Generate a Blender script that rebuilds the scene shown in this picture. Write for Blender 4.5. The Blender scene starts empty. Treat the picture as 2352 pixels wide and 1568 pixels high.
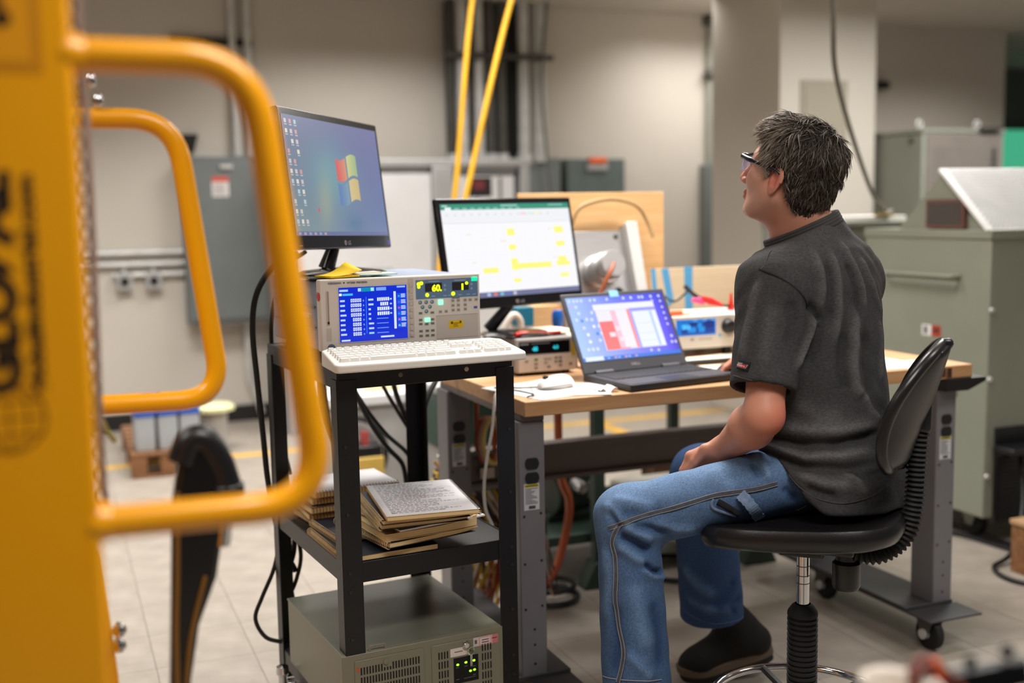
import bpy, math, random
import numpy as np
from mathutils import Vector, Matrix
random.seed(7); rng = np.random.default_rng(7)
S = bpy.context.scene; COL = S.collection
PI = math.pi
def rad(d): return math.radians(d)

# ---------------------------------------------------------------- camera, light, exposure
HC = 1.42; FPX = 2640.0                                   # eye height, focal length in pixels of a 2352 px wide frame
az, th, ro = rad(21.8), math.atan(306/2640.0), rad(1.03)  # heading, pitch down, roll
fwd = Vector((math.sin(az)*math.cos(th), math.cos(az)*math.cos(th), -math.sin(th)))
r0 = Vector((math.cos(az), -math.sin(az), 0)); u0 = r0.cross(fwd)
cr = r0*math.cos(ro) - u0*math.sin(ro); cu = r0*math.sin(ro) + u0*math.cos(ro)
cd = bpy.data.cameras.new('camera'); cam = bpy.data.objects.new('camera', cd); COL.objects.link(cam)
M = Matrix((cr, cu, -fwd)).transposed().to_4x4(); M.translation = (0, 0, HC); cam.matrix_world = M
cd.sensor_width = 36; cd.lens = FPX/2352*36; cd.clip_start = .05; cd.clip_end = 60
cd.dof.use_dof = True; cd.dof.focus_distance = 2.66; cd.dof.aperture_fstop = 1.55
S.camera = cam
w = bpy.data.worlds.new('world'); S.world = w; w.use_nodes = True
w.node_tree.nodes['Background'].inputs[0].default_value = (.80, .82, .86, 1)
w.node_tree.nodes['Background'].inputs[1].default_value = .11
def lamp(name, loc, sx, sy, power, col=(1, .965, .925), rot=(0, 0, 0), spread=180):
    l = bpy.data.lights.new(name, 'AREA'); l.shape = 'RECTANGLE'; l.size = sx; l.size_y = sy
    l.energy = power; l.color = col; l.spread = rad(spread)
    o = bpy.data.objects.new(name, l); o.location = loc; o.rotation_euler = rot; COL.objects.link(o); return o
CEIL = 2.88
for (x, y, p, sp) in ((-1.3, 1.4, 26, 130), (1.0, .6, 36, 130), (3.4, 1.4, 22, 130), (-.7, 4.3, 28, 130), (1.9, 3.2, 44, 130), (1.6, 4.6, 44, 130), (4.8, 4.5, 88, 165), (6.5, 4.6, 30, 130),
                      (-1.6, 6.3, 30, 130), (.5, 6.2, 42, 130), (2.0, 6.9, 30, 140), (4.75, 7.3, 22, 140), (6.9, 6.9, 12, 130), (6.4, 1.6, 14, 130)):
    lamp('room_and_fill_light', (x, y, CEIL-.03), 1.2, .6, p, spread=sp)  # unseen lights at the ceiling, no fixtures; some added to brighten wall, pipes, guard
S.view_settings.view_transform = 'Standard'; S.view_settings.look = 'None'
S.view_settings.exposure = 0.0; S.view_settings.gamma = 1.0; S.view_settings.use_curve_mapping = False
S.cycles.use_denoising = True; S.cycles.max_bounces = 8; S.cycles.caustics_reflective = False; S.cycles.caustics_refractive = False
S.cycles.sample_clamp_indirect = 6

# ---------------------------------------------------------------- materials
def lin(c):
    return tuple((v/255/12.92 if v/255 <= .04045 else ((v/255+.055)/1.055)**2.4) for v in c)
MATS = {}
def mat(name, rgb, rough=.5, metal=0.0, var=.06, scale=6.0, bump=0.0, bscale=60.0, spec=.5, coat=0.0, stretch=None, emit=None, alpha=None):
    if name in MATS: return MATS[name]
    m = bpy.data.materials.new(name); m.use_nodes = True; nt = m.node_tree; N = nt.nodes; L = nt.links
    b = N['Principled BSDF']; c = lin(rgb)
    b.inputs['Roughness'].default_value = rough; b.inputs['Metallic'].default_value = metal
    b.inputs['Specular IOR Level'].default_value = spec; b.inputs['Coat Weight'].default_value = coat
    tc = N.new('ShaderNodeTexCoord'); mp = N.new('ShaderNodeMapping'); L.new(tc.outputs['Object'], mp.inputs[0])
    if stretch: mp.inputs['Scale'].default_value = stretch
    n = N.new('ShaderNodeTexNoise'); n.inputs['Scale'].default_value = scale; n.inputs['Detail'].default_value = 5
    L.new(mp.outputs[0], n.inputs['Vector'])
    r = N.new('ShaderNodeValToRGB'); L.new(n.outputs['Fac'], r.inputs[0])
    r.color_ramp.elements[0].position = .3; r.color_ramp.elements[1].position = .7
    r.color_ramp.elements[0].color = (*[v*(1-var*1.6) for v in c], 1); r.color_ramp.elements[1].color = (*[min(1, v*(1+var*1.6)) for v in c], 1)
    L.new(r.outputs[0], b.inputs['Base Color'])
    if bump:
        n2 = N.new('ShaderNodeTexNoise'); n2.inputs['Scale'].default_value = bscale; n2.inputs['Detail'].default_value = 3
        L.new(mp.outputs[0], n2.inputs['Vector'])
        bp = N.new('ShaderNodeBump'); bp.inputs['Strength'].default_value = bump; bp.inputs['Distance'].default_value = .002
        L.new(n2.outputs['Fac'], bp.inputs['Height']); L.new(bp.outputs[0], b.inputs['Normal'])
    if emit:
        b.inputs['Emission Color'].default_value = (*lin(emit[0]), 1); b.inputs['Emission Strength'].default_value = emit[1]
    if alpha is not None: b.inputs['Alpha'].default_value = alpha
    MATS[name] = m; return m
def mat_col(name, rough=.5, emit=0.0, spec=.4, metal=0.0, bump=0.0, bscale=200.0):
    """flat print or a lit screen: colour comes from the mesh's own colour attribute"""
    if name in MATS: return MATS[name]
    m = bpy.data.materials.new(name); m.use_nodes = True; nt = m.node_tree; N = nt.nodes; L = nt.links
    b = N['Principled BSDF']; b.inputs['Roughness'].default_value = rough; b.inputs['Specular IOR Level'].default_value = spec
    b.inputs['Metallic'].default_value = metal
    a = N.new('ShaderNodeAttribute'); a.attribute_name = 'Col'
    if emit:
        b.inputs['Base Color'].default_value = (.01, .01, .01, 1)
        L.new(a.outputs['Color'], b.inputs['Emission Color']); b.inputs['Emission Strength'].default_value = emit
    else: L.new(a.outputs['Color'], b.inputs['Base Color'])
    if bump:
        n2 = N.new('ShaderNodeTexNoise'); n2.inputs['Scale'].default_value = bscale; n2.inputs['Detail'].default_value = 4
        tc = N.new('ShaderNodeTexCoord'); L.new(tc.outputs['Object'], n2.inputs['Vector'])
        bp = N.new('ShaderNodeBump'); bp.inputs['Strength'].default_value = bump; bp.inputs['Distance'].default_value = .002
        L.new(n2.outputs['Fac'], bp.inputs['Height']); L.new(bp.outputs[0], b.inputs['Normal'])
    MATS[name] = m; return m
def mat_wood(name, c1, c2, rough=.45, stretch=(1.2, 14, 14), scale=3.0):
    if name in MATS: return MATS[name]
    m = bpy.data.materials.new(name); m.use_nodes = True; nt = m.node_tree; N = nt.nodes; L = nt.links
    b = N['Principled BSDF']; b.inputs['Roughness'].default_value = rough
    tc = N.new('ShaderNodeTexCoord'); mp = N.new('ShaderNodeMapping'); mp.inputs['Scale'].default_value = stretch
    L.new(tc.outputs['Object'], mp.inputs[0])
    n = N.new('ShaderNodeTexNoise'); n.inputs['Scale'].default_value = scale; n.inputs['Detail'].default_value = 8; n.inputs['Distortion'].default_value = .6
    L.new(mp.outputs[0], n.inputs['Vector'])
    r = N.new('ShaderNodeValToRGB'); r.color_ramp.elements[0].position = .3; r.color_ramp.elements[1].position = .7
    r.color_ramp.elements[0].color = (*lin(c1), 1); r.color_ramp.elements[1].color = (*lin(c2), 1)
    L.new(n.outputs['Fac'], r.inputs[0]); L.new(r.outputs[0], b.inputs['Base Color'])
    MATS[name] = m; return m
def mat_glass(name, rgb=(235, 240, 255), rough=.02, alpha=.25):
    return mat(name, rgb, rough=rough, var=.01, spec=.9, alpha=alpha)

# ---------------------------------------------------------------- mesh building
class MB:
    def __init__(s): s.v = []; s.f = []; s.c = []
    def add(s, vs, fs, col=None):
        o = len(s.v); s.v += [tuple(map(float, p)) for p in vs]; s.f += [tuple(i+o for i in q) for q in fs]
        s.c += [col]*len(fs); return s
    def box(s, x0, x1, y0, y1, z0, z1, col=None):
        vs = [(x, y, z) for z in (z0, z1) for y in (y0, y1) for x in (x0, x1)]
        return s.add(vs, [(0, 2, 3, 1), (4, 5, 7, 6), (0, 1, 5, 4), (2, 6, 7, 3), (0, 4, 6, 2), (1, 3, 7, 5)], col)
    def obox(s, o, ux, uy, uz, a, b, c, col=None):
        """box centred on o, half sizes a b c along the axes ux uy uz"""
        o, ux, uy, uz = map(Vector, (o, ux, uy, uz))
        vs = [o+ux*i*a+uy*j*b+uz*k*c for k in (-1, 1) for j in (-1, 1) for i in (-1, 1)]
        return s.add(vs, [(0, 2, 3, 1), (4, 5, 7, 6), (0, 1, 5, 4), (2, 6, 7, 3), (0, 4, 6, 2), (1, 3, 7, 5)], col)
    def tube(s, pts, r, n=10, closed=False, caps=True, col=None):
        pts = [Vector(p) for p in pts]; m = len(pts); rs = r if isinstance(r, (list, tuple)) else [r]*m
        vs = []; t0 = None; nrm = None
        for i in range(m):
            if closed: t = pts[(i+1) % m]-pts[i-1]
            else: t = pts[min(i+1, m-1)]-pts[max(i-1, 0)]
            t = t.normalized() if t.length > 1e-9 else Vector((0, 0, 1))
            if nrm is None:
                a = Vector((0, 0, 1)) if abs(t.z) < .9 else Vector((1, 0, 0)); nrm = (a-t*a.dot(t)).normalized()
            else:
                nrm = nrm-t*nrm.dot(t); nrm = nrm.normalized() if nrm.length > 1e-6 else Vector((1, 0, 0))
            bi = t.cross(nrm)
            vs += [pts[i]+(nrm*math.cos(2*PI*k/n)+bi*math.sin(2*PI*k/n))*rs[i] for k in range(n)]
        fs = []
        for i in range(m if closed else m-1):
            j = (i+1) % m
            fs += [(i*n+k, i*n+(k+1) % n, j*n+(k+1) % n, j*n+k) for k in range(n)]
        if caps and not closed: fs += [tuple(range(n-1, -1, -1)), tuple((m-1)*n+k for k in range(n))]
        return s.add(vs, fs, col)
    def cyl(s, p0, p1, r, r1=None, n=16, col=None): return s.tube([p0, p1], [r, r if r1 is None else r1], n, col=col)
    def lathe(s, prof, n=24, o=(0, 0, 0), ax=(0, 0, 1), col=None, caps=False):
        """prof: (radius, height) pairs turned about ax through o"""
        o = Vector(o); ax = Vector(ax).normalized(); a = Vector((1, 0, 0)) if abs(ax.x) < .9 else Vector((0, 1, 0))
        e1 = (a-ax*a.dot(ax)).normalized(); e2 = ax.cross(e1); vs = []; fs = []
        for (r, h) in prof: vs += [o+ax*h+(e1*math.cos(2*PI*k/n)+e2*math.sin(2*PI*k/n))*max(r, 1e-5) for k in range(n)]
        for i in range(len(prof)-1): fs += [(i*n+k, i*n+(k+1) % n, (i+1)*n+(k+1) % n, (i+1)*n+k) for k in range(n)]
        if caps: fs += [tuple(range(n-1, -1, -1)), tuple((len(prof)-1)*n+k for k in range(n))]
        return s.add(vs, fs, col)
    def prism(s, poly, o, ux, uy, t, col=None):
        """polygon in the plane o + a*ux + b*uy, thickness t along ux x uy"""
        o, ux, uy = Vector(o), Vector(ux), Vector(uy); nz = ux.cross(uy).normalized(); n = len(poly)
        vs = [o+ux*a+uy*b for a, b in poly]+[o+ux*a+uy*b+nz*t for a, b in poly]
        fs = [tuple(range(n-1, -1, -1)), tuple(range(n, 2*n))]+[(i, (i+1) % n, n+(i+1) % n, n+i) for i in range(n)]
        return s.add(vs, fs, col)
    def sphere(s, c, r, nu=14, nv=9, sc=(1, 1, 1), col=None):
        vs = []; fs = []
        for i in range(nv+1):
            a = PI*i/nv
            vs += [(c[0]+sc[0]*r*math.sin(a)*math.cos(2*PI*k/nu), c[1]+sc[1]*r*math.sin(a)*math.sin(2*PI*k/nu), c[2]+sc[2]*r*math.cos(a)) for k in range(nu)]
        for i in range(nv): fs += [(i*nu+k, (i+1)*nu+k, (i+1)*nu+(k+1) % nu, i*nu+(k+1) % nu) for k in range(nu)]
        return s.add(vs, fs, col)
    def sheet(s, grid, col=None):
        """rows of points -> a quad sheet"""
        h, w_ = len(grid), len(grid[0])
        return s.add([p for row in grid for p in row], [(i*w_+j, i*w_+j+1, (i+1)*w_+j+1, (i+1)*w_+j) for i in range(h-1) for j in range(w_-1)], col)
    def xf(s, M): s.v = [tuple(M@Vector(p)) for p in s.v]; return s
    def mesh(s, name):
        me = bpy.data.meshes.new(name); me.from_pydata(s.v, [], s.f)
        if any(c is not None for c in s.c):
            at = me.color_attributes.new('Col', 'FLOAT_COLOR', 'CORNER'); k = 0
            for f, c in zip(s.f, s.c):
                c = c or (1, 1, 1)
                for j in range(len(f)):
                    cc = c[j] if isinstance(c[0], (tuple, list)) else c
                    at.data[k].color = (*cc[:3], 1); k += 1
        me.update(); return me
    def build(s, name, m, parent=None, bevel=0.0, smooth=35, seg=2):
        return link(name, s.mesh(name), m, parent, bevel, smooth, seg)
def link(name, me, m, parent=None, bevel=0.0, smooth=35, seg=2):
    if m is not None and not me.materials: me.materials.append(m)
    o = bpy.data.objects.new(name, me); COL.objects.link(o)
    if parent is not None: o.parent = parent
    if smooth:
        me.polygons.foreach_set('use_smooth', [True]*len(me.polygons)); me.set_sharp_from_angle(angle=rad(smooth))
    if bevel:
        b = o.modifiers.new('bevel', 'BEVEL'); b.width = bevel; b.segments = seg; b.limit_method = 'ANGLE'; b.angle_limit = rad(40)
        b.harden_normals = False
    return o
def tag(o, label, cat, group=None, kind=None):
    o['label'] = label; o['category'] = cat
    if group: o['group'] = group
    if kind: o['kind'] = kind
    return o
def thing(name, label, cat, loc=(0, 0, 0), rz=0.0, group=None, rot=None):
    o = bpy.data.objects.new(name, None); COL.objects.link(o); o.empty_display_size = .05
    o.location = loc; o.rotation_euler = rot if rot else (0, 0, rz); return tag(o, label, cat, group)
def struct(o): o['kind'] = 'structure'; return o
def stuff(o): o['kind'] = 'stuff'; return o
def dup(root, loc, rz=None, label=None, rot=None, scale=None):
    r = root.copy(); COL.objects.link(r); r.location = loc
    if rz is not None: r.rotation_euler = (0, 0, rz)
    if rot is not None: r.rotation_euler = rot
    if scale is not None: r.scale = scale
    if label: r['label'] = label
    for ch in list(root.children):
        c = ch.copy(); COL.objects.link(c); c.parent = r
        for g in list(ch.children):
            d = g.copy(); COL.objects.link(d); d.parent = c
    return r
class Deco:
    """flat print laid on a face: rectangles, discs and polygons in metres along ux, uy from o"""
    def __init__(s, o, ux, uy, lift=.0004):
        s.o = Vector(o); s.ux = Vector(ux).normalized(); s.uy = Vector(uy).normalized(); s.n = s.ux.cross(s.uy); s.lift = lift; s.m = MB()
    def P(s, a, b, l): return s.o+s.ux*a+s.uy*b+s.n*(s.lift*(l+1))
    def rect(s, x0, y0, x1, y1, c, l=0): s.m.add([s.P(x0, y0, l), s.P(x1, y0, l), s.P(x1, y1, l), s.P(x0, y1, l)], [(0, 1, 2, 3)], lin(c)); return s
    def poly(s, pts, c, l=0): s.m.add([s.P(a, b, l) for a, b in pts], [tuple(range(len(pts)))], lin(c)); return s
    def disc(s, x, y, r, c, l=0, n=14, ry=None):
        return s.poly([(x+r*math.cos(2*PI*k/n), y+(ry or r)*math.sin(2*PI*k/n)) for k in range(n)], c, l)
    def lines(s, x0, y0, x1, y1, n, c, l=1, fill=.5, ragged=.4):
        h = (y1-y0)/n
        for k in range(n):
            xe = x1-(x1-x0)*ragged*random.random(); s.rect(x0, y0+h*k+h*(1-fill)/2, xe, y0+h*k+h*(1+fill)/2, c, l)
        return s
    def grad(s, x0, y0, x1, y1, fn, nx=24, ny=16, l=0):
        for i in range(nx):
            for j in range(ny):
                u = [i/nx, (i+1)/nx]; v = [j/ny, (j+1)/ny]
                q = [(u[0], v[0]), (u[1], v[0]), (u[1], v[1]), (u[0], v[1])]
                s.m.add([s.P(x0+(x1-x0)*a, y0+(y1-y0)*b, l) for a, b in q], [(0, 1, 2, 3)], [lin(fn(a, b)) for a, b in q])
        return s
    def build(s, name, m, parent): return s.m.build(name, m, parent, smooth=0)
def text(name, body, size, parent, o, ux, uy, m, align='LEFT', lift=.0012, extrude=.0, bold=0.0, fit=None):
    cu_ = bpy.data.curves.new(name, 'FONT'); cu_.body = body; cu_.size = size; cu_.align_x = align; cu_.extrude = extrude; cu_.offset = bold
    t = bpy.data.objects.new(name, cu_); COL.objects.link(t); bpy.context.view_layer.update()
    me = bpy.data.meshes.new_from_object(t.evaluated_get(bpy.context.evaluated_depsgraph_get()))
    bpy.data.objects.remove(t); bpy.data.curves.remove(cu_)
    ux = Vector(ux).normalized(); uy = Vector(uy).normalized(); n = ux.cross(uy)
    if fit:
        xs = [v.co.x for v in me.vertices]; ys = [v.co.y for v in me.vertices]; k = fit[0]/max(1e-6, max(xs)-min(xs)); x0 = min(xs)
        ky = fit[1]/max(1e-6, max(ys)-min(ys)) if len(fit) > 1 else k
        sh = 0 if align == 'LEFT' else fit[0]/2
        for v in me.vertices: v.co.x = (v.co.x-x0)*k-sh; v.co.y *= ky
    mt = Matrix((ux, uy, n)).transposed().to_4x4(); mt.translation = Vector(o)+n*lift
    me.transform(mt); me.name = name; me.materials.clear()
    return link(name, me, m, parent, smooth=0)
def arc(pts, r, n=6):
    """polyline with its corners rounded to radius r"""
    pts = [Vector(p) for p in pts]; out = [pts[0]]
    for a, b, c in zip(pts, pts[1:], pts[2:]):
        d1 = (a-b).normalized(); d2 = (c-b).normalized(); k = min(r, (a-b).length*.49, (c-b).length*.49)
        p, q = b+d1*k, b+d2*k
        out += [p*(1-t)**2+b*2*t*(1-t)+q*t*t for t in [i/n for i in range(n+1)]]
    return out+[pts[-1]]
def spline(pts, n=8):
    """smooth curve through points"""
    pts = [Vector(p) for p in pts]; P = [pts[0]*2-pts[1]]+pts+[pts[-1]*2-pts[-2]]; out = []
    for i in range(1, len(P)-2):
        a, b, c, d = P[i-1:i+3]
        for k in range(n):
            t = k/n; out.append(.5*((2*b)+(c-a)*t+(2*a-5*b+4*c-d)*t*t+(-a+3*b-3*c+d)*t**3))
    return out+[pts[-1]]
X, Y, Z = Vector((1, 0, 0)), Vector((0, 1, 0)), Vector((0, 0, 1))
# ================================================================ materials
PAINT = mat('wall_paint', (205, 198, 188), rough=.7, var=.02, scale=1.5, bump=.08, bscale=250)
CEILM = mat('ceiling_paint', (196, 190, 180), rough=.8, var=.03)
TILE = mat('floor_tile_vinyl', (158, 149, 138), rough=.38, var=.09, scale=9, bump=.05, bscale=30)
GROUT = mat('floor_joint', (96, 88, 80), rough=.9)
YEL = mat('yellow_enamel', (255, 172, 0), rough=.3, var=.02, scale=3, coat=.2)
BLK = mat('black_powder_coat', (19, 17, 18), rough=.42, var=.08, scale=20, bump=.12, bscale=400)
PLAST = mat('black_plastic', (22, 22, 24), rough=.35, var=.05)
RUB = mat('black_rubber', (20, 19, 19), rough=.7, var=.1)
CABLE = mat('black_cable', (16, 16, 18), rough=.45, var=.05)
GREY = mat('grey_enamel_panel', (112, 118, 118), rough=.45, var=.03)
LGREY = mat('light_grey_enamel', (168, 168, 168), rough=.45, var=.03)
WHITE = mat('white_enamel', (222, 222, 224), rough=.45, var=.02)
GALV = mat('galvanised_steel', (214, 214, 212), rough=.38, metal=.3, var=.08, scale=12)
DGALV = mat('dull_dark_steel', (92, 90, 86), rough=.5, metal=.6, var=.1)
CHROME = mat('chrome', (220, 220, 222), rough=.08, metal=1.0, var=.01)
ALU = mat('brushed_aluminium', (196, 194, 194), rough=.34, metal=.8, var=.06, scale=10, stretch=(1, 1, 20))
OLIVE = mat('olive_grey_enamel', (134, 137, 122), rough=.42, var=.04, scale=3)
OLIVED = mat('olive_grey_cabinet', (132, 136, 126), rough=.5, var=.04, scale=3)
PRINT = mat_col('printed_surface', rough=.5)
PRINTG = mat_col('glossy_print', rough=.25)
LEG = mat('bench_leg_grey', (116, 114, 118), rough=.45, var=.04)
RAIL = mat('bench_rail_brown_grey', (104, 96, 92), rough=.5, var=.05)
GREENM = mat('dark_green_enamel', (38, 56, 46), rough=.5, var=.08)
PLY = mat_wood('plywood', (226, 178, 122), (240, 198, 144))
MAPLE = mat_wood('maple', (186, 138, 92), (206, 162, 116))
PALE = mat_wood('pale_board', (232, 208, 172), (242, 222, 190))
PALLETM = mat_wood('pallet_wood', (112, 74, 44), (150, 104, 66))
PAPER = mat('paper', (238, 236, 232), rough=.75, var=.015)
TAPEY = mat('floor_tape_yellow', (216, 168, 62), rough=.5, var=.1)
BTAPE = mat('blue_masking_tape', (96, 178, 232), rough=.6, var=.05)
COPPER = mat('copper_orange_cable', (170, 84, 46), rough=.45, var=.1)
RED = mat('red_plastic', (206, 34, 26), rough=.35, var=.04)
ORANGE = mat('orange_plastic', (236, 96, 28), rough=.4, var=.04)

# ================================================================ the room
fl = struct(MB().box(-6, 12, -4, 12, -.12, -.004).build('floor', GROUT, smooth=0))
T = .305; tm = MB().box(.0008, T-.0008, .0008, T-.0008, -.004, 0).mesh('tile'); tm.materials.append(TILE)
cells = []
for i in range(-6, 30):
    for j in range(-3, 17):
        x, y = .236+T*i, 3.043+T*j
        d = Vector((x+.15, y+.15, 0))-Vector((0, 0, HC)); z_ = d.dot(fwd)
        if z_ < .3 or y > 8.0: continue
        px, py = 1176+FPX*d.dot(cr)/z_, 784-FPX*d.dot(cu)/z_
        if -160 < px < 2500 and py < 1750: cells.append((z_, x, y))
cells.sort()
for z_, x, y in cells[:300]:
    o = bpy.data.objects.new('tile', tm); COL.objects.link(o); o.parent = fl; o.location = (x, y, 0)
done = {(round(x, 3), round(y, 3)) for _, x, y in cells[:300]}
rest = MB()
for i in range(-19, 38):
    for j in range(-22, 29):
        x, y = .236+T*i, 3.043+T*j
        if (round(x, 3), round(y, 3)) not in done and -5.6 < x < 11.5 and -3.6 < y < 11.5: rest.box(x+.0008, x+T-.0008, y+.0008, y+T-.0008, -.004, 0)
stuff(rest.build('far_tiles', TILE, fl, smooth=0))
tp = MB().box(-.6, 1.62, 6.74, 6.83, .0, .0012).box(1.72, 4.3, 6.74, 6.83, 0, .0012).box(3.25, 3.34, 6.05, 6.74, 0, .0012)
tp.build('floor_tape', TAPEY, fl, smooth=0)
struct(MB().box(-6, 12, -4, 12, CEIL, CEIL+.1).build('ceiling', CEILM, smooth=0))
struct(MB().box(-6, 7.9, 7.95, 8.1, 0, CEIL).build('wall_back', PAINT, smooth=0))
struct(MB().box(7.9, 12, 10.2, 10.3, 0, CEIL).box(7.8, 7.9, 8.1, 10.3, 0, CEIL).build('wall_far', mat('far_wall_paint', (96, 104, 92), rough=.8), smooth=0))
struct(MB().box(-6, 7.89, 7.935, 7.95, 0, .11).build('baseboard_back', mat('black_cove_base', (26, 25, 25), rough=.5), smooth=0))
wn = struct(MB().box(9.55, 9.6, 10.14, 10.2, 1.55, 2.25).box(11.4, 11.45, 10.14, 10.2, 1.55, 2.25).box(9.55, 11.45, 10.14, 10.2, 2.2, 2.25).box(9.55, 11.45, 10.14, 10.2, 1.5, 1.55).build('window_1', DGALV, smooth=0))
MB().box(9.6, 11.4, 10.16, 10.18, 1.55, 2.2).build('pane', mat('green_lit_glass', (70, 200, 150), rough=.2, emit=((86, 214, 164), .55)), wn, smooth=0)
# square column with an access panel
cl_ = struct(MB().box(4.325, 5.07, 6.2, 7.0, 0, CEIL).build('trim_column', PAINT, bevel=.006, smooth=0))
f = MB().box(4.478, 4.838, 6.19, 6.2, 1.80, 2.195)
f.build('access_frame', mat('panel_paint', (164, 157, 141), rough=.6, var=.02), cl_, bevel=.002, smooth=0)
MB().box(4.508, 4.808, 6.184, 6.19, 1.83, 2.165).build('access_door', mat('panel_paint', (164, 157, 141)), cl_, bevel=.002, smooth=0)

# ================================================================ things on the back wall
t = thing('electrical_panel', 'tall grey electrical panel with a red and white warning sticker', 'panel', (.83, 7.796, .69))
MB().box(0, .54, 0, .15, 0, 1.10).build('body', GREY, t, bevel=.004)
MB().box(.02, .52, -.014, 0, .03, 1.06).build('door', GREY, t, bevel=.004)
MB().box(.24, .32, -.03, -.014, 1.02, 1.045).build('latch', GALV, t, bevel=.003)
d = Deco((.185, -.014, .84), X, Z); d.rect(0, 0, .107, .13, (226, 222, 220)); d.rect(0, .095, .107, .13, (206, 88, 74), 1); d.lines(.01, .01, .097, .085, 6, (150, 146, 146))
d.build('warning_sticker', PRINT, t)
o = MB().tube([(1.22, 7.9, .69), (1.22, 7.9, .3), (1.30, 7.92, .05)], .022).build('conduit', GALV); tag(o, 'single conduit dropping below the tall grey electrical panel', 'conduit')
for k, x in enumerate((1.205, 1.305)):
    o = MB().cyl((x, 7.91, 1.79), (x, 7.91, 2.87), .026).lathe([(.034, 0), (.034, .05)], o=(x, 7.91, 1.80), caps=True).build('conduit', GALV)
    tag(o, ['left steel conduit rising from the tall grey panel to the ceiling', 'right steel conduit rising from the tall grey panel to the ceiling'][k], 'conduit', 'conduits above the tall grey panel')
o = MB().box(.81, 1.34, 7.91, 7.95, 2.525, 2.565).build('strut_bar', BLK, bevel=.003); tag(o, 'black horizontal strut clamping the two conduits on the wall', 'strut')
o = MB().prism([(0, 0), (.07, 0), (.105, .12), (0, .12)], (.852, 7.94, 1.82), X, Z, .05).build('wall_bracket', BLK, bevel=.003); tag(o, 'small black bracket on the wall above the grey panel', 'bracket')
for k, z in enumerate((1.172, 1.098, 1.028)):
    o = MB().cyl((-1.2 if k < 2 else .38, 7.925, z), (.83, 7.925, z), .017).build('wall_conduit', GALV)
    tag(o, ['topmost of three horizontal conduits left of the grey panel', 'middle of three horizontal conduits left of the grey panel', 'lowest short horizontal conduit passing above the outlet boxes'][k], 'conduit', 'horizontal conduits on the wall')
for k, x in enumerate((.446, .629)):
    t = thing('outlet_box', ['left grey outlet box hanging under the wall conduits', 'right grey outlet box hanging under the wall conduits'][k], 'outlet box', (x, 7.95, .99), group='outlet boxes on the wall')
    MB().box(-.05, .05, -.06, 0, -.06, .05).build('box', LGREY, t, bevel=.006)
    MB().lathe([(0, 0), (.026, 0), (.026, .012), (0, .012)], o=(0, -.06, 0), ax=-Y).build('receptacle', PLAST, t)
    MB().cyl((0, -.02, .05), (0, -.02, .12), .012).build('connector', GALV, t)
# two-bay equipment cabinet
t = thing('equipment_cabinet', 'wide light grey two-bay equipment cabinet with white left door', 'cabinet', (1.37, 7.3, 0))
MB().box(0, 1.69, .02, .6, 0, 1.75).build('body', LGREY, t, bevel=.008)
MB().box(-.01, 1.71, -.02, .6, 1.70, 1.75).build('top_cap', LGREY, t, bevel=.008)
for a, b in ((0, .06), (1.0, 1.14), (1.63, 1.69)): MB().box(a, b, -.03, .02, 0, 1.70).build('post', LGREY, t, bevel=.006)
o = MB().box(.07, .99, -.012, .02, .1, 1.655).build('door', WHITE, t, bevel=.004)
MB().tube(arc([(.50, -.012, 1.045), (.50, -.05, 1.045), (.70, -.05, 1.045), (.70, -.012, 1.045)], .02), .008).build('handle', LGREY, o)
o = MB().box(1.16, 1.61, -.005, .02, .1, 1.66).build('instrument_door', WHITE, t, bevel=.004)
d = Deco((1.16, -.005, 1.38), X, Z); d.rect(.0, .26, .45, .28, (70, 72, 74)); d.rect(.08, .12, .26, .25, (34, 28, 30)); d.rect(.13, .17, .21, .23, (120, 48, 54), 1); d.rect(.31, .09, .335, .25, (120, 122, 124)); d.rect(.42, 0, .45, .28, (90, 94, 96)); d.rect(.03, .03, .2, .10, (208, 208, 210)); d.poly([(.11, .05), (.16, .12), (.2, .02), (.24, .10), (.26, .0)], (80, 60, 62), 1)
d.build('instrument_face', PRINT, t)
t = thing('junction_box', 'narrow grey-green wall box beside the equipment cabinet', 'junction box', (3.09, 7.78, 1.0))
MB().box(0, .43, 0, .17, 0, .78).build('body', GREY, t, bevel=.004)
MB().lathe([(0, 0), (.03, 0), (.03, .02), (0, .02)], o=(.08, 0, .66), ax=-Y).build('knob', DGALV, t)
t = thing('disconnect_switch', 'grey safety disconnect box with an orange handle on top', 'switch box', (3.596, 7.83, 1.05))
MB().box(0, .48, 0, .12, 0, .725).build('body', mat('green_grey_enamel', (92, 104, 102), rough=.5), t, bevel=.005)
MB().box(.16, .33, -.02, 0, .64, .70).build('hasp', LGREY, t, bevel=.004)
MB().box(.175, .315, -.03, .01, .69, .735).build('handle', ORANGE, t, bevel=.008)
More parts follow.
